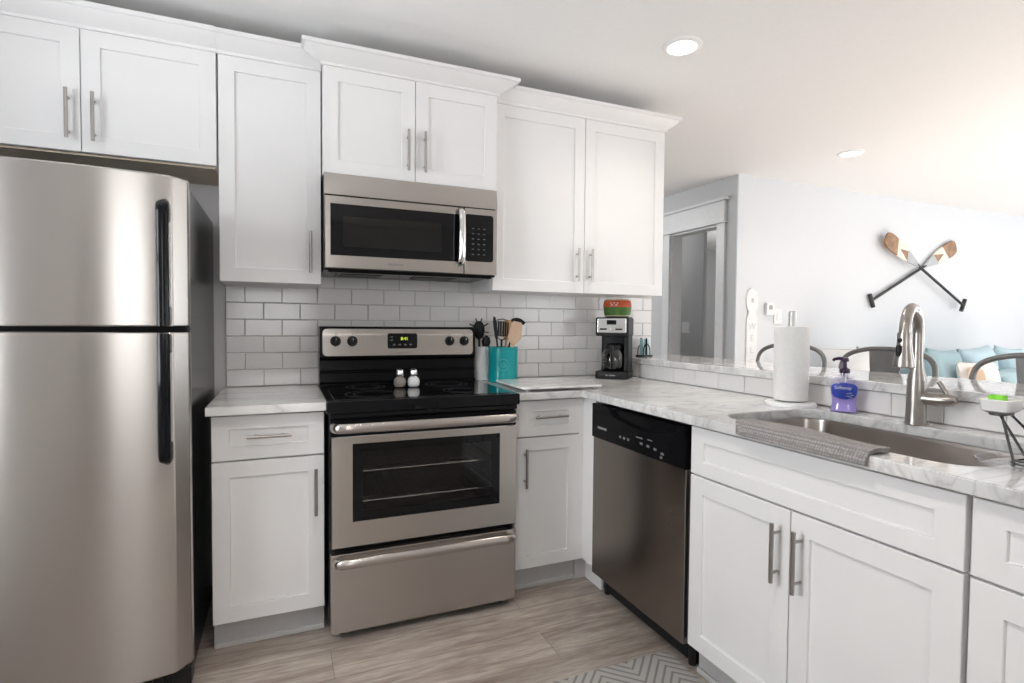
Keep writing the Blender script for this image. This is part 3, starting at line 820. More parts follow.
# ------------------------------------------------------------------ faucet
t = thing('kitchen_faucet', 'tall brushed nickel pull-down faucet behind the sink', 'faucet', (1.645, -1.742, CT))
b = nb()
lathe(b, [(.029, 0), (.030, .003), (.0285, .006), (.0265, .05), (.0255, .135), (.0235, .150), (.0175, .175), (.0158, .20)], (0, 0, 0), 26)
obj('column', b, M['nickel'], t)
d = Vector((-.95, -.31, 0)); rch = .150
b = nb(); P = [Vector((0, 0, .19)), Vector((0, 0, .235)), Vector((0, 0, .278))]
for i in range(1, 15):
    a = PI*i/14; P.append(Vector((0, 0, .278)) + d*(rch/2*(1-math.cos(a))) + Vector((0, 0, 1))*(.080*math.sin(a)))
P.append(d*rch + Vector((0, 0, .275)))
tube(b, P, .0150, 16)
for z in ((.2,),): pass
obj('spout', b, M['nickel'], t)
b = nb(); hp = d*rch
lathe(b, [(.0165, .285), (.0185, .280), (.0180, .262), (.0205, .235), (.0255, .205), (.0275, .188), (.0265, .184), (.020, .182)], (hp.x, hp.y, 0), 24)
h = obj('spray_head', b, M['nickel'], t)
b = nb(); lf = Vector((-.92, .1, 0)).normalized()
for z, rr, ln in ((.262, .007, .007), (.232, .009, .018)):
    c0 = hp + lf*.0155 + Vector((0, 0, z))
    lathe(b, [(0, -ln), (rr*.8, -ln*.85), (rr, 0), (rr*.8, ln*.85), (0, ln)], tuple(c0 + lf*(.004 if z < .25 else .001)), 12, cap0=False, cap1=False)
obj('spray_button', b, M['blackp'], h)
rgt = Vector((.22, -.97, 0)).normalized()
b = nb(); tube(b, [rgt*.010+Vector((0, 0, .083)), rgt*.065+Vector((0, 0, .083)), rgt*.090+Vector((0, 0, .085)), rgt*.100+Vector((0, 0, .087))], [.019, .0205, .018, .012], 16)
hb = obj('valve_body', b, M['nickel'], t)
b = nb(); e = rgt*.083+Vector((0, 0, .092)); tube(b, [e, e - rgt*.012 + Vector((0, 0, .020)), e - rgt*.028 + Vector((0, 0, .046))], [.0075, .0065, .0070], 12)
obj('lever', b, M['nickel'], hb)

# ------------------------------------------------------------------ things on the counters
# paper towels
px_, py_ = 1.622, -1.310
t = thing('paper_towel_holder', 'white upright paper towel holder with round base near the sink', 'paper towel holder', (px_, py_, CT))
b = nb(); lathe(b, [(.088, 0), (.090, .004), (.088, .012), (.080, .016), (.02, .018)], n=40); obj('base', b, M['whitep'], t)
b = nb(); lathe(b, [(.0135, .016), (.0135, .350), (.0125, .355), (.008, .358)], n=20); o = obj('post', b, mat('post_metal', (.55, .54, .52), .35, .6), t)
b = nb(); R = [(.020, .022), (.059, .022), (.061, .024), (.061, .298), (.059, .300), (.020, .300)]
lathe(b, R + [R[0]], n=48, cap0=False, cap1=False)
o = obj('paper_towel_roll', b, M['paper']); o.location = (px_, py_, CT)
tag(o, 'full white paper towel roll on its holder in front of the bar', 'paper towel roll')
# soap bottle
t = thing('soap_bottle', 'clear lavender hand soap pump bottle beside the faucet', 'soap bottle', (1.660, -1.497, CT), -.95)
def bottle(sc_, z0, z1):
    pr = [(.038, 0), (.042, .004), (.0415, .012), (.0375, .030), (.0375, .045), (.041, .065), (.0435, .085), (.0415, .102), (.034, .116), (.022, .126), (.015, .131), (.0145, .140)]
    pr = [(max(.001, r*sc_ if sc_ == 1 else r-.002), z) for r, z in pr if z0 <= z <= z1]
    bm = nb(); lathe(bm, pr, n=32, sy=.58); return bm
obj('liquid', bottle(.9, .004, .086), M['soapliquid'], t)
obj('bottle', bottle(1, 0, .2), M['clearbottle'], t)
def label_patch(z0, z1, a0, a1, off=.0012):
    pr = lambda z: .0375+.0065*math.exp(-((z-.084)/.026)**2) + (.002 if z < .02 else 0)
    bm = nb(); n = 16; m_ = 10; g = []
    for j in range(m_+1):
        z = z0+(z1-z0)*j/m_; row = []
        sh = math.sqrt(max(0.02, 1-((j/m_-.5)*2)**4))
        for i in range(n+1):
            a = (a0+a1)/2+(a1-a0)/2*(2*i/n-1)*sh; r = pr(z)+off; row.append(bm.verts.new((r*math.cos(a), .58*r*math.sin(a), z)))
        g.append(row)
    for j in range(m_):
        for i in range(n): bm.faces.new((g[j][i], g[j][i+1], g[j+1][i+1], g[j+1][i]))
    return bm
lb = obj('label', label_patch(.048, .106, -PI/2-1.05, -PI/2+1.05), M['labelblue'], t); lb['label'] = 'blue label with white script'
text('lettering', 'Softsoap', .015, M['labelwhite'], lb, (-.004, -.0268, .088), rot=(PI/2-.06, 0, 0), ext=.0012)
b = nb()
for i in range(5):   # white flower on the label
    a = 2*PI*i/5; lathe(b, [(0, -.0012), (.0075, 0), (0, .0012)], (.016+.007*math.cos(a), -.0262, .064+.007*math.sin(a)), 8, cap0=False, cap1=False)
obj('flower_print', b, M['labelwhite'], lb)
b = nb(); lathe(b, [(.0165, .138), (.0170, .141), (.0165, .152), (.008, .157), (.0065, .160), (.0060, .178)], n=22)
lathe(b, [(.011, .178), (.0125, .181), (.0115, .190), (.006, .193)], n=18)
tube(b, [(0, 0, .186), (-.018, -.004, .189), (-.032, -.008, .186), (-.036, -.009, .180)], [.0065, .006, .0055, .005], 10)
obj('pump', b, M['purple'], t)
b = nb(); cyl(b, (0, 0, .012), (.004, 0, .136), .0022, 8); obj('dip_tube', b, M['whitep'], t)

# dish towel folded over the sink's front edge
def towel():
    bm = nb(); nu, nv = 40, 22
    up, lo = [], []
    for i in range(nu+1):
        u = i/nu; ur, vr = [], []
        for j in range(nv+1):
            v = j/nv
            y = -1.508 - .457*u
            xf_ = 1.083 - .004*math.sin(u*PI) ; xb = 1.215 + .02*math.sin(u*PI*.8) - .05*u - .02*max(0, .12-u)/.12
            s = v
            # from hanging front hem, over the counter edge, to the rear hem over the sink rim
            xl = xf_ + .085*max(0, (.20-u)/.20)**2                 # the left end rounds off
            if s < .40:
                a = s/.40*PI/2; x = xl+.045*(1-math.cos(a)); z = CT-.022+.038*math.sin(a)
                if x > 1.094: z = max(z, CT+.0115)
            else:
                q = (s-.40)/.60; x = xl+.045+(xb-xl-.045)*q; z = CT+.016-.004*q + .002*math.sin(u*9+q*4)*q
                if x > SX0+.005: z -= 0.004*min(1, (x-SX0)/.05)
            rr = 1-max(0, .05-u)/.05
            z = CT-.024+(z-CT+.024)*(1 if rr >= 1 else (.90+.10*rr))
            ur.append((x, y, z)); vr.append((x+.010*max(0, 1-s/.4), y, z-(.0100 if s >= .3 else .003+.0070*s/.3)))
        up.append(ur); lo.append(vr)
    U = [[bm.verts.new(p) for p in r] for r in up]; D = [[bm.verts.new(p) for p in r] for r in lo]
    for i in range(nu):
        for j in range(nv):
            bm.faces.new((U[i][j], U[i+1][j], U[i+1][j+1], U[i][j+1])); bm.faces.new((D[i][j], D[i][j+1], D[i+1][j+1], D[i+1][j]))
    for i in range(nu):
        bm.faces.new((U[i][0], D[i][0], D[i+1][0], U[i+1][0])); bm.faces.new((U[i][nv], U[i+1][nv], D[i+1][nv], D[i][nv]))
    for j in range(nv):
        bm.faces.new((U[0][j], U[0][j+1], D[0][j+1], D[0][j])); bm.faces.new((U[nu][j], D[nu][j], D[nu][j+1], U[nu][j+1]))
    return bm
tag(obj('dish_towel', towel(), M['towel'], ang=60), 'grey waffle dish towel folded over the front edge of the sink', 'towel')

# marble board
b = nb(); prism(b, rrect(-.205, .205, -.185, .185, .025, 6), .012, .022, .003)
o = obj('cutting_board', b, M['marble']); o.location = (1.020, -.450, CT); o.rotation_euler = (0, 0, -.02)
tag(o, 'marbled rectangular cutting board on small feet beside the range', 'cutting board')
for sx in (-.17, .17):
    for sy in (-.155, .155):
        b = nb(); lathe(b, [(.012, 0), (.012, .012)], (sx, sy, 0), 12); obj('foot', b, M['greyp'], o)

# crocks and utensils
def crock(name, label, loc, r, h, m):
    t = thing(name, label, 'crock', loc)
    bm = nb(); lathe(bm, [(r-.006, 0), (r-.001, .003), (r, .010), (r, h-.006), (r+.002, h-.003), (r+.001, h), (r-.004, h), (r-.006, h-.004), (r-.007, .012), (r-.012, .008)], n=40)
    obj('body', bm, m, t); return t
TC = (.897, -.178, CT); TR, TZ = .077, .182
tc_ = crock('utensil_crock', 'teal glazed utensil crock on the countertop right of the range', TC, TR, TZ, M['teal'])
# embossed round emblem facing the room
b = nb(); a0 = -PI/2-.36
def on_crock(a, z, r=TR): return (r*math.cos(a), r*math.sin(a), z)
for rr in (.030, .0275):
    tube(b, [on_crock(a0+rr*math.cos(q)/TR, .092+rr*math.sin(q), TR+.0004) for q in [2*PI*i/32 for i in range(32)]], .0009, 6, closed=True)
for k in range(5):
    z = .104-k*.006; hwid = (.012, .016, .017, .016, .011)[k]
    tube(b, [on_crock(a0+s*hwid/TR, z, TR+.0004) for s in (-1, -.5, 0, .5, 1)], .0011, 6)
obj('emblem', b, M['beigeprint'], tc_)
WC = (.824, -.062, CT); WR, WZ = .046, .180
wc_ = crock('utensil_crock', 'white utensil crock behind the teal crock, against the backsplash', WC, WR, WZ, M['white_glaze'])
def utensil(name, label, cat, base, tip, head, m, handle_m=None, r=.0055):
    """A tool standing in a crock: root at the foot of its shaft, local z along the shaft."""
    base, tip = Vector(base), Vector(tip); ax = tip-base; ln = ax.length
    t = thing(name, label, cat, base); ax.normalize()
    yv = Vector((-.37, -.93, 0)); yv = (yv-ax*yv.dot(ax)).normalized(); xv = yv.cross(ax)     # broad side faces the room
    t.rotation_euler = Matrix((xv, yv, ax)).transposed().to_euler()
    return t, ln
def P3(c, dx, dy, z): return (c[0]+dx, c[1]+dy, c[2]+z)
# black slotted turner
t, ln = utensil('slotted_turner', 'black slotted turner standing in the teal crock', 'turner', P3(TC, -.012, .004, .012), P3(TC, -.004, .002, .326), None, None)
b = nb(); cyl(b, (0, 0, 0), (0, 0, ln-.105), .0055, 10); obj('handle', b, M['blackp'], t)
b = nb()
o = rrect(-.034, .034, ln-.115, ln, .022, 5)
box(b, -.034, -.026, -.0015, .0015, ln-.085, ln-.02); box(b, .026, .034, -.0015, .0015, ln-.085, ln-.02)
for i in range(4): box(b, -.0235+i*.0122, -.0138+i*.0122, -.0015, .0015, ln-.088, ln-.012)
tube(b, [(-.032, 0, ln-.02), (-.026, 0, ln-.006), (0, 0, ln), (.026, 0, ln-.006), (.032, 0, ln-.02), (.02, 0, ln-.016), (0, 0, ln-.014), (-.02, 0, ln-.016)], .005, 8, closed=True, flat=.5)
tube(b, [(-.030, 0, ln-.085), (-.02, 0, ln-.100), (0, 0, ln-.112), (.02, 0, ln-.100), (.030, 0, ln-.085), (0, 0, ln-.088)], .006, 8, closed=True, flat=.5)
obj('blade', b, M['blackp'], t)
# black knife-like spatula, leaning left
t, ln = utensil('narrow_spatula', 'thin black spatula leaning left in the teal crock', 'spatula', P3(TC, -.022, -.032, .012), P3(TC, -.062, -.030, .340), None, None)
b = nb(); cyl(b, (0, 0, 0), (0, 0, ln-.11), .005, 10); obj('handle', b, M['blackp'], t)
b = nb(); prism(b, [(-.008, 0), (.008, 0), (.010, .08), (.004, .112), (-.006, .105), (-.010, .06)], -.0015, .0015); xf(b, Matrix.Translation((0, 0, ln-.112)) @ Matrix.Rotation(PI/2, 4, 'X')); obj('blade', b, M['blackp'], t)
# wooden spatulas
def wooden(label, base, tip, wid, m, rot, headlen=.085):
    t, ln = utensil('wooden_spatula', label, 'spatula', base, tip, None, None)
    bm = nb(); cyl(bm, (0, 0, 0), (0, 0, ln-headlen+.01), .006, 10); obj('handle', bm, m, t)
    bm = nb(); prism(bm, [(-.008, 0), (.008, 0), (wid*.62, headlen*.35), (wid*.5, headlen*.9), (wid*.35, headlen), (-wid*.35, headlen), (-wid*.5, headlen*.9), (-wid*.62, headlen*.35)], -.003, .003, .001)
    xf(bm, Matrix.Translation((0, 0, ln-headlen)) @ Matrix.Rotation(PI/2, 4, 'X')); obj('blade', bm, m, t)
    t.rotation_euler.rotate_axis('Z', rot)
wooden('honey wooden spatula in the teal crock, beside the black turner', P3(TC, .014, .026, .012), P3(TC, .038, .028, .322), .044, M['wood'], .25, .11)
wooden('broad tan wooden spatula leaning right in the teal crock', P3(TC, .004, -.028, .014), P3(TC, .064, -.038, .312), .056, M['woodtan'], .1, .125)
# black ladle with angled head
t, ln = utensil('angled_ladle', 'black tool with a bent head leaning right in the teal crock', 'ladle', P3(TC, -.006, .036, .014), P3(TC, .096, .046, .318), None, None)
b = nb(); cyl(b, (0, 0, 0), (0, 0, ln), .005, 10); obj('handle', b, M['blackp'], t)
b = nb(); tube(b, smooth_path([(-.045, 0, ln-.004), (-.02, 0, ln+.006), (0, 0, ln+.006), (.018, 0, ln-.004), (.022, 0, ln-.028)], 4), [.007]*12+[.008]*5, 10, flat=1.5); obj('head', b, M['blackp'], t)
# pasta server and a slotted spoon in the white crock
t, ln = utensil('pasta_server', 'black toothed pasta server standing in the white crock', 'pasta server', P3(WC, -.008, .008, .012), P3(WC, -.020, .000, .306), None, None)
b = nb(); cyl(b, (0, 0, 0), (0, 0, ln-.07), .0055, 10); obj('handle', b, M['blackp'], t)
b = nb(); lathe(b, [(.004, -.056), (.022, -.038), (.031, -.010), (.029, .020), (.016, .040), (.003, .044)], (0, 0, ln-.035), 18, sy=.35)
for i in range(8):
    a = PI*(.05+.9*(i % 4)/3); s = 1 if i < 4 else -1
    cyl(b, (s*.024*abs(math.sin(a))+s*.003, 0, ln-.035+.034*math.cos(a)), (s*.044*abs(math.sin(a))+s*.010, -.020, ln-.030+.052*math.cos(a)), .0036, 6)
obj('head', b, M['blackp'], t)
t, ln = utensil('serving_spoon', 'black serving spoon leaning right in the white crock', 'spoon', P3(WC, .006, -.012, .012), P3(WC, .018, -.016, .235), None, None)
b = nb(); cyl(b, (0, 0, 0), (0, 0, ln-.05), .005, 10); obj('handle', b, M['blackp'], t)
b = nb(); lathe(b, [(.004, -.036), (.018, -.022), (.024, 0), (.018, .022), (.004, .034)], (0, 0, ln-.03), 18, sy=.4); obj('bowl', b, M['blackp'], t)

# salt and pepper
def shaker_jar(name, label, loc, m):
    t = thing(name, label, 'shaker', loc)
    k = .97
    sq = lambda p: [(r, z*.84) for r, z in p]
    bm = nb(); lathe(bm, sq([(.020*k, .003), (.026*k, .010), (.0285*k, .028), (.026*k, .044), (.018*k, .054), (.012*k, .058)]), n=26); obj('contents', bm, m, t)
    bm = nb(); lathe(bm, sq([(.020*k, 0), (.027*k, .004), (.031*k, .022), (.0305*k, .034), (.026*k, .048), (.0165*k, .060), (.0145*k, .068)]), n=28); obj('glass', bm, M['shakerglass'], t)
    bm = nb(); lathe(bm, sq([(.0165*k, .062), (.0178*k, .066), (.0180*k, .078), (.0165*k, .092), (.011*k, .098), (.004*k, .100)]), n=24); obj('lid', bm, M['chrome'], t)
CG = .9187
shaker_jar('pepper_shaker', 'round glass pepper shaker with steel lid at the back of cooktop', (.332, -.330, CG), M['pepper'])
shaker_jar('salt_shaker', 'round glass salt shaker with steel lid, beside the pepper', (.394, -.334, CG), M['salt'])

# ------------------------------------------------------------------ coffee maker
CMX, CMY = 1.583, -.176
t = thing('coffee_maker', 'black and silver drip coffee maker in the back countertop corner', 'coffee maker', (CMX, CMY, CT), -.76)
b = nb(); prism(b, rrect(-.092, .092, -.105, .092, .022, 5), 0, .042, .007); o = obj('base', b, M['blackp'], t)
b = nb(); lathe(b, [(.068, .042), (.068, .045), (.06, .046)], (0, -.028, 0), 32); obj('warming_plate', b, M['blackm'], o)
text('lettering', 'MR. COFFEE', .010, M['lightprint'], o, (-.005, -.1055, .021), ext=.0006)
b = nb(); prism(b, rrect(-.088, .088, .045, .091, .02, 5), .036, .345, .006)
box(b, .062, .088, -.06, .06, .04, .24, .006)
obj('tower', b, M['blackp'], t)
b = nb(); prism(b, rrect(-.093, .093, -.106, .092, .022, 5), .238, .342, .009); hd = obj('brew_head', b, M['blackp'], t)
b = nb(); box(b, -.080, .080, -.1115, -.105, .256, .336, .004); fp = obj('control_panel', b, M['chrome'], hd); fp['label'] = 'shiny silver control panel'
b = nb(); box(b, -.026, .026, -.1135, -.1105, .302, .326, .002); obj('display', b, M['blackglass'], fp)
for x in (-.052, .034): b = nb(); box(b, x-.012, x+.026, -.1132, -.1105, .272, .281, .001); obj('button', b, M['blackp'], fp)
b = nb(); lathe(b, [(.009, 0), (.008, .003)], (0, 0, 0), 16); xf(b, Matrix.Translation((.003, -.1110, .276)) @ Matrix.Rotation(PI/2, 4, 'X')); obj('knob', b, M['chrome'], fp)
cf = thing('carafe', 'glass coffee carafe sitting inside the coffee maker', 'carafe', (CMX-.018, CMY-.018, CT+.046), -.76)
b = nb(); pr = [(.050, 0), (.058, .004), (.066, .030), (.068, .062), (.062, .095), (.050, .120), (.047, .132), (.045, .132), (.048, .120), (.060, .095), (.066, .062), (.064, .030), (.056, .006), (.01, .004)]
lathe(b, pr, n=36); obj('glass', b, M['carafeglass'], cf)
b = nb(); lathe(b, [(.051, .118), (.053, .122), (.052, .136), (.048, .138)], n=36, cap0=False, cap1=False); obj('band', b, M['blackp'], cf)
b = nb(); lathe(b, [(.050, .134), (.050, .142), (.035, .150), (.012, .152)], n=30); obj('lid', b, M['blackp'], cf)
b = nb(); tube(b, smooth_path([(.0, -.050, .128), (.004, -.082, .130), (.006, -.094, .110), (.006, -.092, .07), (.004, -.080, .035), (.002, -.066, .022)], 5), .0085, 10, flat=1.4); obj('handle', b, M['blackp'], cf)
b = nb()
for i in range(4): box(b, -.05, -.042, -.0465, -.045, .03+i*.018, .032+i*.018)
obj('measure_print', b, M['lightprint'], cf)
# rounded filter pack on top of it
t = thing('filter_pack', 'rounded pack with red and green wrapper on top of coffee maker', 'pack', (CMX+.004, CMY-.012, CT+.3435), -.76)
b = nb(); pr = [(.060, 0), (.070, .006), (.077, .035), (.079, .068), (.074, .092), (.060, .100), (.02, .102)]
lathe(b, pr, n=36, sy=.9); obj('bundle', b, M['kraft'], t)
def band(z0, z1, a0, a1, m, nm):
    bm = nb(); g = []
    for j in range(9):
        z = z0+(z1-z0)*j/8
        r = .0715+.009*math.sin(min(1, z/.075)*PI/2) - max(0, z-.068)*.22
        g.append([bm.verts.new((r*math.cos(a0+(a1-a0)*i/20), .9*r*math.sin(a0+(a1-a0)*i/20), z)) for i in range(21)])
    for j in range(8):
        for i in range(20): bm.faces.new((g[j][i], g[j][i+1], g[j+1][i+1], g[j+1][i]))
    return obj(nm, bm, m, t)
band(.010, .056, -PI/2-1.1, PI*.2, M['dgreen'], 'green_band'); r_ = band(.056, .093, -PI/2-1.1, PI*.2, M['red'], 'red_band')
b = nb()
for i, (a, z, l) in enumerate(((-.28, .078, .05), (-.05, .078, .06), (.18, .078, .05), (-.2, .067, .08), (.1, .067, .08))):
    tube(b, [(.081*math.cos(-PI/2+a+l*s), .9*.081*math.sin(-PI/2+a+l*s), z) for s in (-1, 0, 1)], .0022, 6)
obj('lettering', b, M['pillowc'], r_)

# ------------------------------------------------------------------ napkin holder on the bar
t = thing('napkin_holder', 'small black metal napkin holder at the wall end of the bar', 'napkin holder', (1.86, -.075, 1.022), .35)
b = nb(); prism(b, rrect(-.05, .05, -.03, .03, .006, 3), 0, .008, .002); obj('base', b, M['blackm'], t)
for y in (-.018, .020):
    b = nb(); tube(b, [(-.004, y, .006), (-.004, y, .110)], .005, 8); tube(b, smooth_path([(-.035, y, .006), (-.032, y, .05), (0, y, .075), (.032, y, .05), (.035, y, .006)], 4), .003, 8); obj('upright', b, M['blackm'], t)
b = nb(); box(b, -.030, .034, -.010, .012, .0, .095, .002); o = obj('napkin', b, M['napkin']); o.location = (1.86, -.075, 1.0305); o.rotation_euler = (0, 0, .35)
tag(o, 'folded pale teal napkins standing in the black holder', 'napkins')

# ------------------------------------------------------------------ sink caddy at the camera end of the counter
RKX, RKY = 1.335, -2.200
t = thing('sink_caddy', 'dark wire sink caddy on a clear tray at the right end of the sink', 'caddy', (RKX, RKY, CT+.0012))
b = nb(); R = []
for d_, z in ((.012, 0), (.0, .004), (-.004, .020), (-.001, .020), (.005, .007), (.02, .006)):
    R.append([(x, y, z) for x, y in rrect(-.118+d_, .145-d_, -.115+d_, .098-d_, .04, 6)])
rings(b, R); obj('drip_tray', b, M['clearp'], t)
b = nb(); tube(b, [(x, y, .010) for x, y in rrect(-.060, .105, -.060, .060, .03, 4)], .002, 8, closed=True)
for x in (-.02, .05): cyl(b, (x, -.060, .010), (x, .060, .010), .002, 6)
for x, y in ((-.058, .045), (.02, .058), (.100, .045)):
    tube(b, [(x, y, .004), (x, y, .012), (x*.22+.014, y+.052, .104)], .0028, 8)
tube(b, [(x, y, .104) for x, y in rrect(-.012, .044, .090, .117, .012, 4)], .0028, 8, closed=True)
obj('wire_stand', b, M['rackwire'], t)
t = thing('soap_dish', 'small white soap dish on top of the wire caddy', 'soap dish', (RKX+.016, RKY+.106, CT+.1072), .05)
b = nb(); R = []
for d_, z in ((.008, 0), (.0, .006), (-.003, .030), (-.001, .032), (.004, .030), (.010, .008)):
    R.append([(x, y, z) for x, y in rrect(-.035+d_, .035-d_, -.027+d_, .027-d_, .012, 5)])
rings(b, R); obj('body', b, M['white_glaze'], t)
b = nb(); prism(b, rrect(-.012, .012, -.015, .015, .004, 3), 0, .032, .003); o = obj('sponge', b, M['green']); o.location = (RKX+.003, RKY+.106, CT+.1162); o.rotation_euler = (0, 0, .1)
tag(o, 'bright green sponge sitting in the white soap dish', 'sponge')
t = thing('tumbler', 'dark navy tumbler with a pale rim standing in the wire caddy', 'tumbler', (RKX+.060, RKY+.018, CT+.0155), 0)
b = nb(); lathe(b, [(.036, 0), (.040, .004), (.046, .100), (.044, .100), (.038, .008)], n=32); obj('body', b, M['navy'], t)
b = nb(); lathe(b, [(.0455, .094), (.0475, .098), (.0475, .106), (.0455, .109), (.0435, .106), (.0435, .098), (.0455, .094)], n=32, cap0=False, cap1=False); o = obj('rim', b, M['greyp'], t); o['label'] = 'pale grey rim'

# ------------------------------------------------------------------ bar stools
def bar_stool(label, loc, rz):
    t = thing('bar_stool', label, 'bar stool', loc, rz, 'metal stools at the breakfast bar')
    # local +x is the back side; seat .74 high
    bm = nb(); prism(bm, rrect(-.17, .17, -.17, .17, .05, 5), .725, .745, .006); obj('seat', bm, M['gunmetal'], t)
    for sx in (-1, 1):
        for sy in (-1, 1):
            bm = nb(); tube(bm, [(sx*.135, sy*.135, .728), (sx*.205, sy*.205, .0)], [.020, .014], 10, flat=.7); obj('leg', bm, M['gunmetal'], t)
    bm = nb(); tube(bm, [(sx*.181, sy*.181, .25) for sx, sy in ((-1, -1), (1, -1), (1, 1), (-1, 1))], .008, 8, closed=True); obj('footrest', bm, M['gunmetal'], t)
    bm = nb(); P = []
    for s, z in ((-1, .735), (-1.06, .85), (-1.12, .95), (-1.13, 1.01), (-1.08, 1.055), (-.92, 1.085), (-.6, 1.105), (-.25, 1.113), (.25, 1.113), (.6, 1.105), (.92, 1.085), (1.08, 1.055), (1.13, 1.01), (1.12, .95), (1.06, .85), (1, .735)):
        P.append((.155+.05*(z-.735)/.38, s*.181, z))
    tube(bm, smooth_path(P, 4), .0105, 10); obj('back_frame', bm, M['gunmetal'], t)
    bm = nb(); R = []
    for z, hwid in ((.735, .030), (.90, .046), (1.04, .068), (1.112, .078)):
        x = .155+.05*(z-.735)/.38
        R.append([(x-.003, -hwid, z), (x-.003, hwid, z), (x+.003, hwid, z), (x+.003, -hwid, z)])
    rings(bm, R); obj('splat', bm, M['gunmetal'], t)
bar_stool('gunmetal bar stool behind the paper towel roll', (2.10, -.735, 0), 0)
bar_stool('gunmetal bar stool behind the faucet and soap bottle', (2.10, -1.228, 0), 0)
bar_stool('gunmetal bar stool behind the dish rack at the camera end of the bar', (2.10, -1.765, 0), 0)

# ------------------------------------------------------------------ living room
def cushion(name, label, cat, loc, rot, w_, h_, th, m, group=None):
    bm = nb(); n = 12; top, bot = [], []
    for i in range(n+1):
        a, c2 = [], []
        for j in range(n+1):
            u, v = -1+2*i/n, -1+2*j/n
            k = max(0, (1-u**4)*(1-v**4))**.45
            pinch = 1-.07*(1-u*u)*(v*v) ; pin2 = 1-.07*(1-v*v)*(u*u)
            x, z = u*w_/2*pin2, v*h_/2*pinch
            a.append(bm.verts.new((x, -th/2*k, z)))
            c2.append(bm.verts.new((x, th/2*k, z)) if 0 < i < n and 0 < j < n else a[-1])
        top.append(a); bot.append(c2)
    for i in range(n):
        for j in range(n):
            bm.faces.new((top[i][j], top[i+1][j], top[i+1][j+1], top[i][j+1]))
            f = (bot[i][j], bot[i][j+1], bot[i+1][j+1], bot[i+1][j])
            try: bm.faces.new(f)
            except ValueError: pass
    o = obj(name, bm, m, ang=80); o.location = loc; o.rotation_euler = rot
    return tag(o, label, cat, group)
SF = (5.82, .14, 0)
t = thing('sofa', 'pale teal sofa against the white living room wall', 'sofa', SF)
b = nb(); box(b, -1.2, 1.2, -.42, .38, .10, .32, .03); obj('base', b, M['sofa'], t)
b = nb(); box(b, -1.0, 1.0, .18, .40, .32, .90, .06, seg=4); obj('backrest', b, M['sofa'], t)
for x in (-1.1, 1.1):
    b = nb(); box(b, x-.11, x+.11, -.42, .38, .30, .64, .05, seg=4); obj('armrest', b, M['sofa'], t)
for i in range(3):
    b = nb(); box(b, -.985+i*.66, -.335+i*.66, -.44, .18, .32, .47, .04, seg=4); obj('seat_cushion', b, M['sofa'], t)
for x in (-1.1, 1.1):
    for y in (-.36, .32): 
        b = nb(); lathe(b, [(.02, 0), (.03, .10)], (x, y, 0), 12); obj('leg', b, M['oarwood'], t)
cushion('throw_pillow', 'teal blue throw pillow at the sofa end nearest the lamp', 'pillow', (5.07, .040, .775), (-.22, .06, .03), .45, .52, .17, M['pillowt'])
cushion('throw_pillow', 'light blue throw pillow behind the cream lumbar pillow', 'pillow', (5.57, .040, .785), (-.22, -.07, -.03), .46, .53, .17, M['pillowb'])
cushion('throw_pillow', 'light blue throw pillow towards the far end of the sofa', 'pillow', (6.09, .040, .785), (-.22, .08, .0), .47, .52, .17, M['pillowb'])
cushion('lumbar_pillow', 'cream lumbar pillow with tan patch in front of blue pillows', 'pillow', (5.20, -.150, .745), (-.25, .02, .04), .56, .38, .13, M['pillowc'])
o = [x for x in C.objects if x.name.startswith('lumbar_pillow')][0]
b = nb(); lathe(b, [(0, .0), (.10, .004), (.13, .0)], (0, 0, 0), 20, sy=.6); xf(b, Matrix.Translation((-.16, -.063, .06)) @ Matrix.Rotation(PI/2, 4, 'X')); obj('patch', b, M['tan'], o)
cushion('lumbar_pillow', 'small teal pillow lying low on the sofa under the end nearest the lamp', 'pillow', (5.12, -.325, .630), (-.15, .05, .05), .40, .28, .13, M['pillowt'])
cushion('lumbar_pillow', 'teal lumbar pillow on the sofa seat right of the cream one', 'pillow', (5.80, -.17, .69), (-.28, -.06, -.05), .54, .38, .13, M['pillowt'])
# side table and lamp
t = thing('side_table', 'white side table under the lamp beside the sofa', 'table', (4.20, .22, 0))
b = nb(); prism(b, rrect(-.24, .24, -.24, .24, .03, 4), .53, .56, .005); obj('tabletop', b, M['whitep'], t)
for sx in (-1, 1):
    for sy in (-1, 1): b = nb(); box(b, sx*.2-.02, sx*.2+.02, sy*.2-.02, sy*.2+.02, 0, .53, .003); obj('leg', b, M['whitep'], t)
t = thing('table_lamp', 'table lamp with large white drum shade beside the sofa', 'lamp', (4.20, .22, .56))
b = nb(); lathe(b, [(.08, 0), (.08, .02), (.02, .03), (.05, .07), (.06, .12), (.03, .17), (.012, .18), (.012, .22)], n=28); obj('base', b, M['whitep'], t)
b = nb(); lathe(b, [(.268, .17), (.245, .465)], n=44, cap0=False, cap1=False); o = obj('lamp_shade', b, M['shade'], t); sm = o.modifiers.new('thickness', 'SOLIDIFY'); sm.thickness = .003
b = nb(); cyl(b, (0, 0, .22), (0, 0, .470), .004, 8); lathe(b, [(.003, .468), (.008, .475), (.011, .482), (.006, .490), (.002, .494)], n=14)
for i in range(3): cyl(b, (0, 0, .462), (.244*math.cos(2.1*i), .244*math.sin(2.1*i), .462), .002, 6)
obj('finial', b, M['nickel'], t)

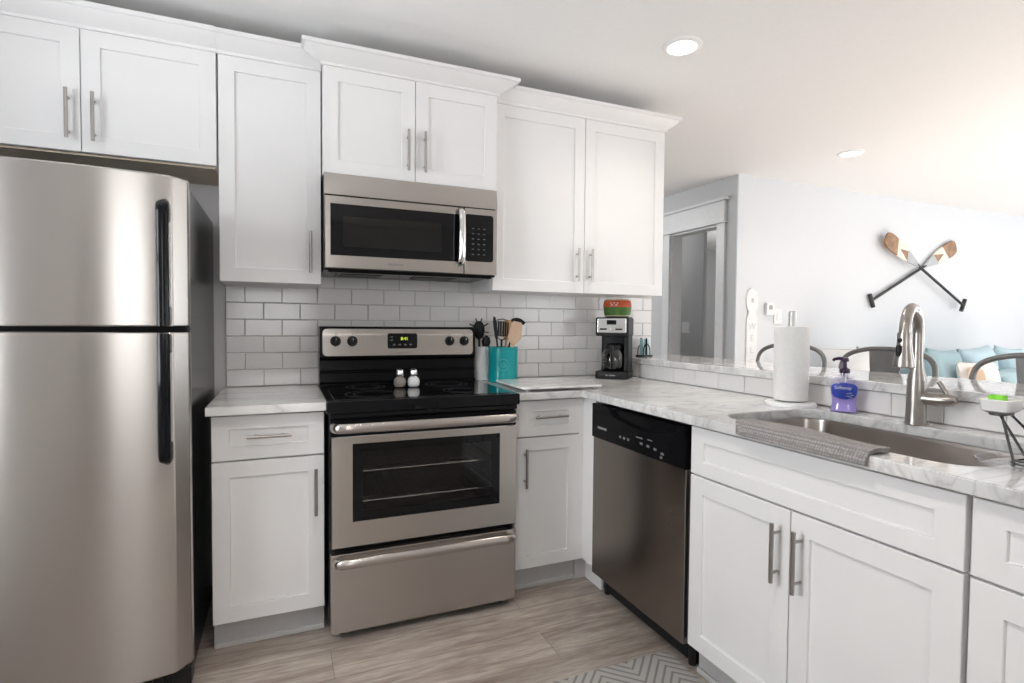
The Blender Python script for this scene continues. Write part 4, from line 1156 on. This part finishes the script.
# crossed oars on the living wall
def oar(label, tip, grip, yoff):
    tip, grip = Vector((tip[0], .6-yoff, tip[1])), Vector((grip[0], .6-yoff, grip[1]))
    ax = (tip-grip); ln = ax.length; ax.normalize()
    t = thing('oar', label, 'oar', grip)
    side = Vector((0, -1, 0)); u = side.cross(ax)
    m = Matrix((u, side, ax)).transposed(); t.rotation_euler = m.to_euler()   # local z along the oar, local y out of the wall
    bl = ln*.40
    bm = nb(); cyl(bm, (0, 0, .0), (0, 0, ln-bl+.03), .013, 12); obj('shaft', bm, M['oardark'], t)
    bm = nb(); tube(bm, [(-.065, 0, 0), (.065, 0, 0)], .019, 12); obj('grip', bm, M['oardark'], t)
    half = [(.016, 0), (.024, .10), (.044, .26), (.064, .44), (.073, .60), (.078, .80), (.073, .92), (.056, .98), (.03, 1.0)]
    z0 = ln-bl
    out = [(x, z0+s*bl) for x, s in half] + [(-x, z0+s*bl) for x, s in reversed(half)]
    bm = nb(); prism(bm, out, -.010, .010, .004); 
    xf(bm, Matrix(((1, 0, 0, 0), (0, 0, 1, 0), (0, 1, 0, 0), (0, 0, 0, 1))))
    def cut(p, n):
        bmesh.ops.bisect_plane(bm, geom=list(bm.verts)+list(bm.edges)+list(bm.faces), plane_co=p, plane_no=n)
    zt = z0+.66*bl; zg = z0+.36*bl; za = z0+.60*bl; sl = .045/(za-zg)
    cut((0, 0, zt), (.35, 0, 1)); cut((0, 0, zg), (.35, 0, 1))
    for q in (1, -1): cut((0, 0, za), (q, 0, sl))
    for f in bm.faces:
        c = f.calc_center_median()
        if c.z+.35*c.x > zt: f.material_index = 0
        elif c.z+.35*c.x < zg: f.material_index = 2
        else: f.material_index = 0 if abs(c.x) < sl*(za-c.z) else 1
    obj('blade', bm, [M['oarwood'], M['oarcream'], M['oargrey']], t)
oar('decorative oar with its blade up towards the hall corner, crossed over the other', (5.00, 2.045), (6.23, 1.44), .065)
oar('decorative oar with its blade up towards the sofa end, crossed behind the other', (6.14, 2.04), (4.885, 1.455), .026)
# welcome sign shaped like a small paddle
t = thing('welcome_sign', 'white paddle-shaped welcome sign hanging beside the hall corner', 'sign', (3.418, .598, .55))
half = [(.058, 0), (.060, .02), (.060, .70), (.056, .735), (.040, .765), (.040, .780), (.056, .81), (.066, .85), (.066, .89), (.054, .935), (.030, .962), (.010, .970)]
out = half + [(-x, z) for x, z in reversed(half)]
b = nb(); rings(b, [[(x, -.002, z) for x, z in out], [(x, -.017, z) for x, z in out], [(x*.95, -.021, .005+z*.99) for x, z in out]]); obj('board', b, M['whitep'], t, ang=50)
for i, ch in enumerate('WELCOME'): text('letter', ch, .075, M['lightprint'], t, (0, -.0215, .655-i*.098), ext=.0008)
b = nb()
for i in range(6):
    a = PI*i/6; tube(b, [(-.020*math.cos(a), -.0215, .872-.020*math.sin(a)), (.020*math.cos(a), -.0215, .872+.020*math.sin(a))], .0022, 6)
obj('star_print', b, M['lightprint'], t)
# wall controls
t = thing('thermostat', 'small grey and white thermostat on the white wall near the welcome sign', 'thermostat', (3.615, .599, 1.355))
b = nb(); box(b, -.042, .042, -.030, -.001, -.052, .052, .005); obj('case', b, M['whitep'], t)
b = nb(); box(b, -.020, .020, -.0315, -.0298, -.005, .030, .001); obj('screen', b, M['greyp'], t)
t = thing('light_switch', 'white wall switch plate right of the thermostat', 'switch', (3.725, .599, 1.295))
b = nb(); box(b, -.045, .045, -.008, -.001, -.065, .065, .003); obj('plate', b, M['whitep'], t)
b = nb(); box(b, -.016, .016, -.012, -.007, -.033, .033, .002); obj('rocker', b, M['whitep'], t)
t = thing('light_switch', 'white double switch plate seen through the hall doorway', 'switch', (3.999, 2.05, 1.19), -PI/2)
b = nb(); box(b, -.065, .065, -.008, -.001, -.062, .062, .003); obj('plate', b, M['whitep'], t)
for x in (-.028, .028): b = nb(); box(b, x-.016, x+.016, -.012, -.007, -.033, .033, .002); obj('rocker', b, M['whitep'], t)

# ------------------------------------------------------------------ ceiling lights and added fill lights
def ceiling_light(label, x, y, watts):
    t = thing('ceiling_light', label, 'ceiling light', (x, y, CZ), 0, 'recessed ceiling lights')
    bm = nb(); lathe(bm, [(.060, -.004), (.064, -.010), (.080, -.007), (.086, -.001), (.086, 0)], n=40, cap0=False, cap1=False); obj('trim_ring', bm, M['ceiling'], t)
    bm = nb(); lathe(bm, [(.0, -.006), (.061, -.005), (.061, -.001), (0, -.001)], n=36, cap0=False, cap1=False); obj('lens', bm, M['lens'], t)
    l = bpy.data.lights.new('bulb', 'SPOT'); l.energy = watts; l.spot_size = 2.4; l.spot_blend = 1; l.shadow_soft_size = .06; l.color = (1, .93, .85)
    o = bpy.data.objects.new('bulb', l); C.objects.link(o); o.parent = t; o.location = (0, 0, -.02)
ceiling_light('recessed ceiling light above the dishwasher', 1.469, -.84, 18)
ceiling_light('recessed ceiling light over the living room side of the bar', 3.555, -.136, 14)
ceiling_light('added unseen ceiling light over the kitchen floor in front of the range', .0, -2.0, 55)  # added out of view to brighten fridge, cabinet fronts and floor
l = bpy.data.lights.new('hall_fill', 'POINT'); l.energy = 45; l.shadow_soft_size = .1  # unseen fill added to lighten the grey hall walls
o = bpy.data.objects.new('hall_fill', l); C.objects.link(o); o.location = (1.7, 2.6, 2.3)
l = bpy.data.lights.new('bath_fill', 'POINT'); l.energy = 11; l.shadow_soft_size = .1  # added fill without a fixture, brightens the near wall behind the doorway
o = bpy.data.objects.new('bath_fill', l); C.objects.link(o); o.location = (3.7, 2.9, 2.3)
l = bpy.data.lights.new('far_room_fill', 'POINT'); l.energy = 22; l.shadow_soft_size = .1  # added fill without a fixture for the deeper space past the partition
o = bpy.data.objects.new('far_room_fill', l); C.objects.link(o); o.location = (5.6, 2.4, 2.1)

# ------------------------------------------------------------------ rug
b = nb(); prism(b, rrect(-.30, .30, -.45, .45, .01, 3), .001, .010, .002)
o = obj('rug', b, M['rug']); o.location = (.842, -1.655, 0)
tag(o, 'grey chevron kitchen rug on the floor in front of the sink', 'rug')
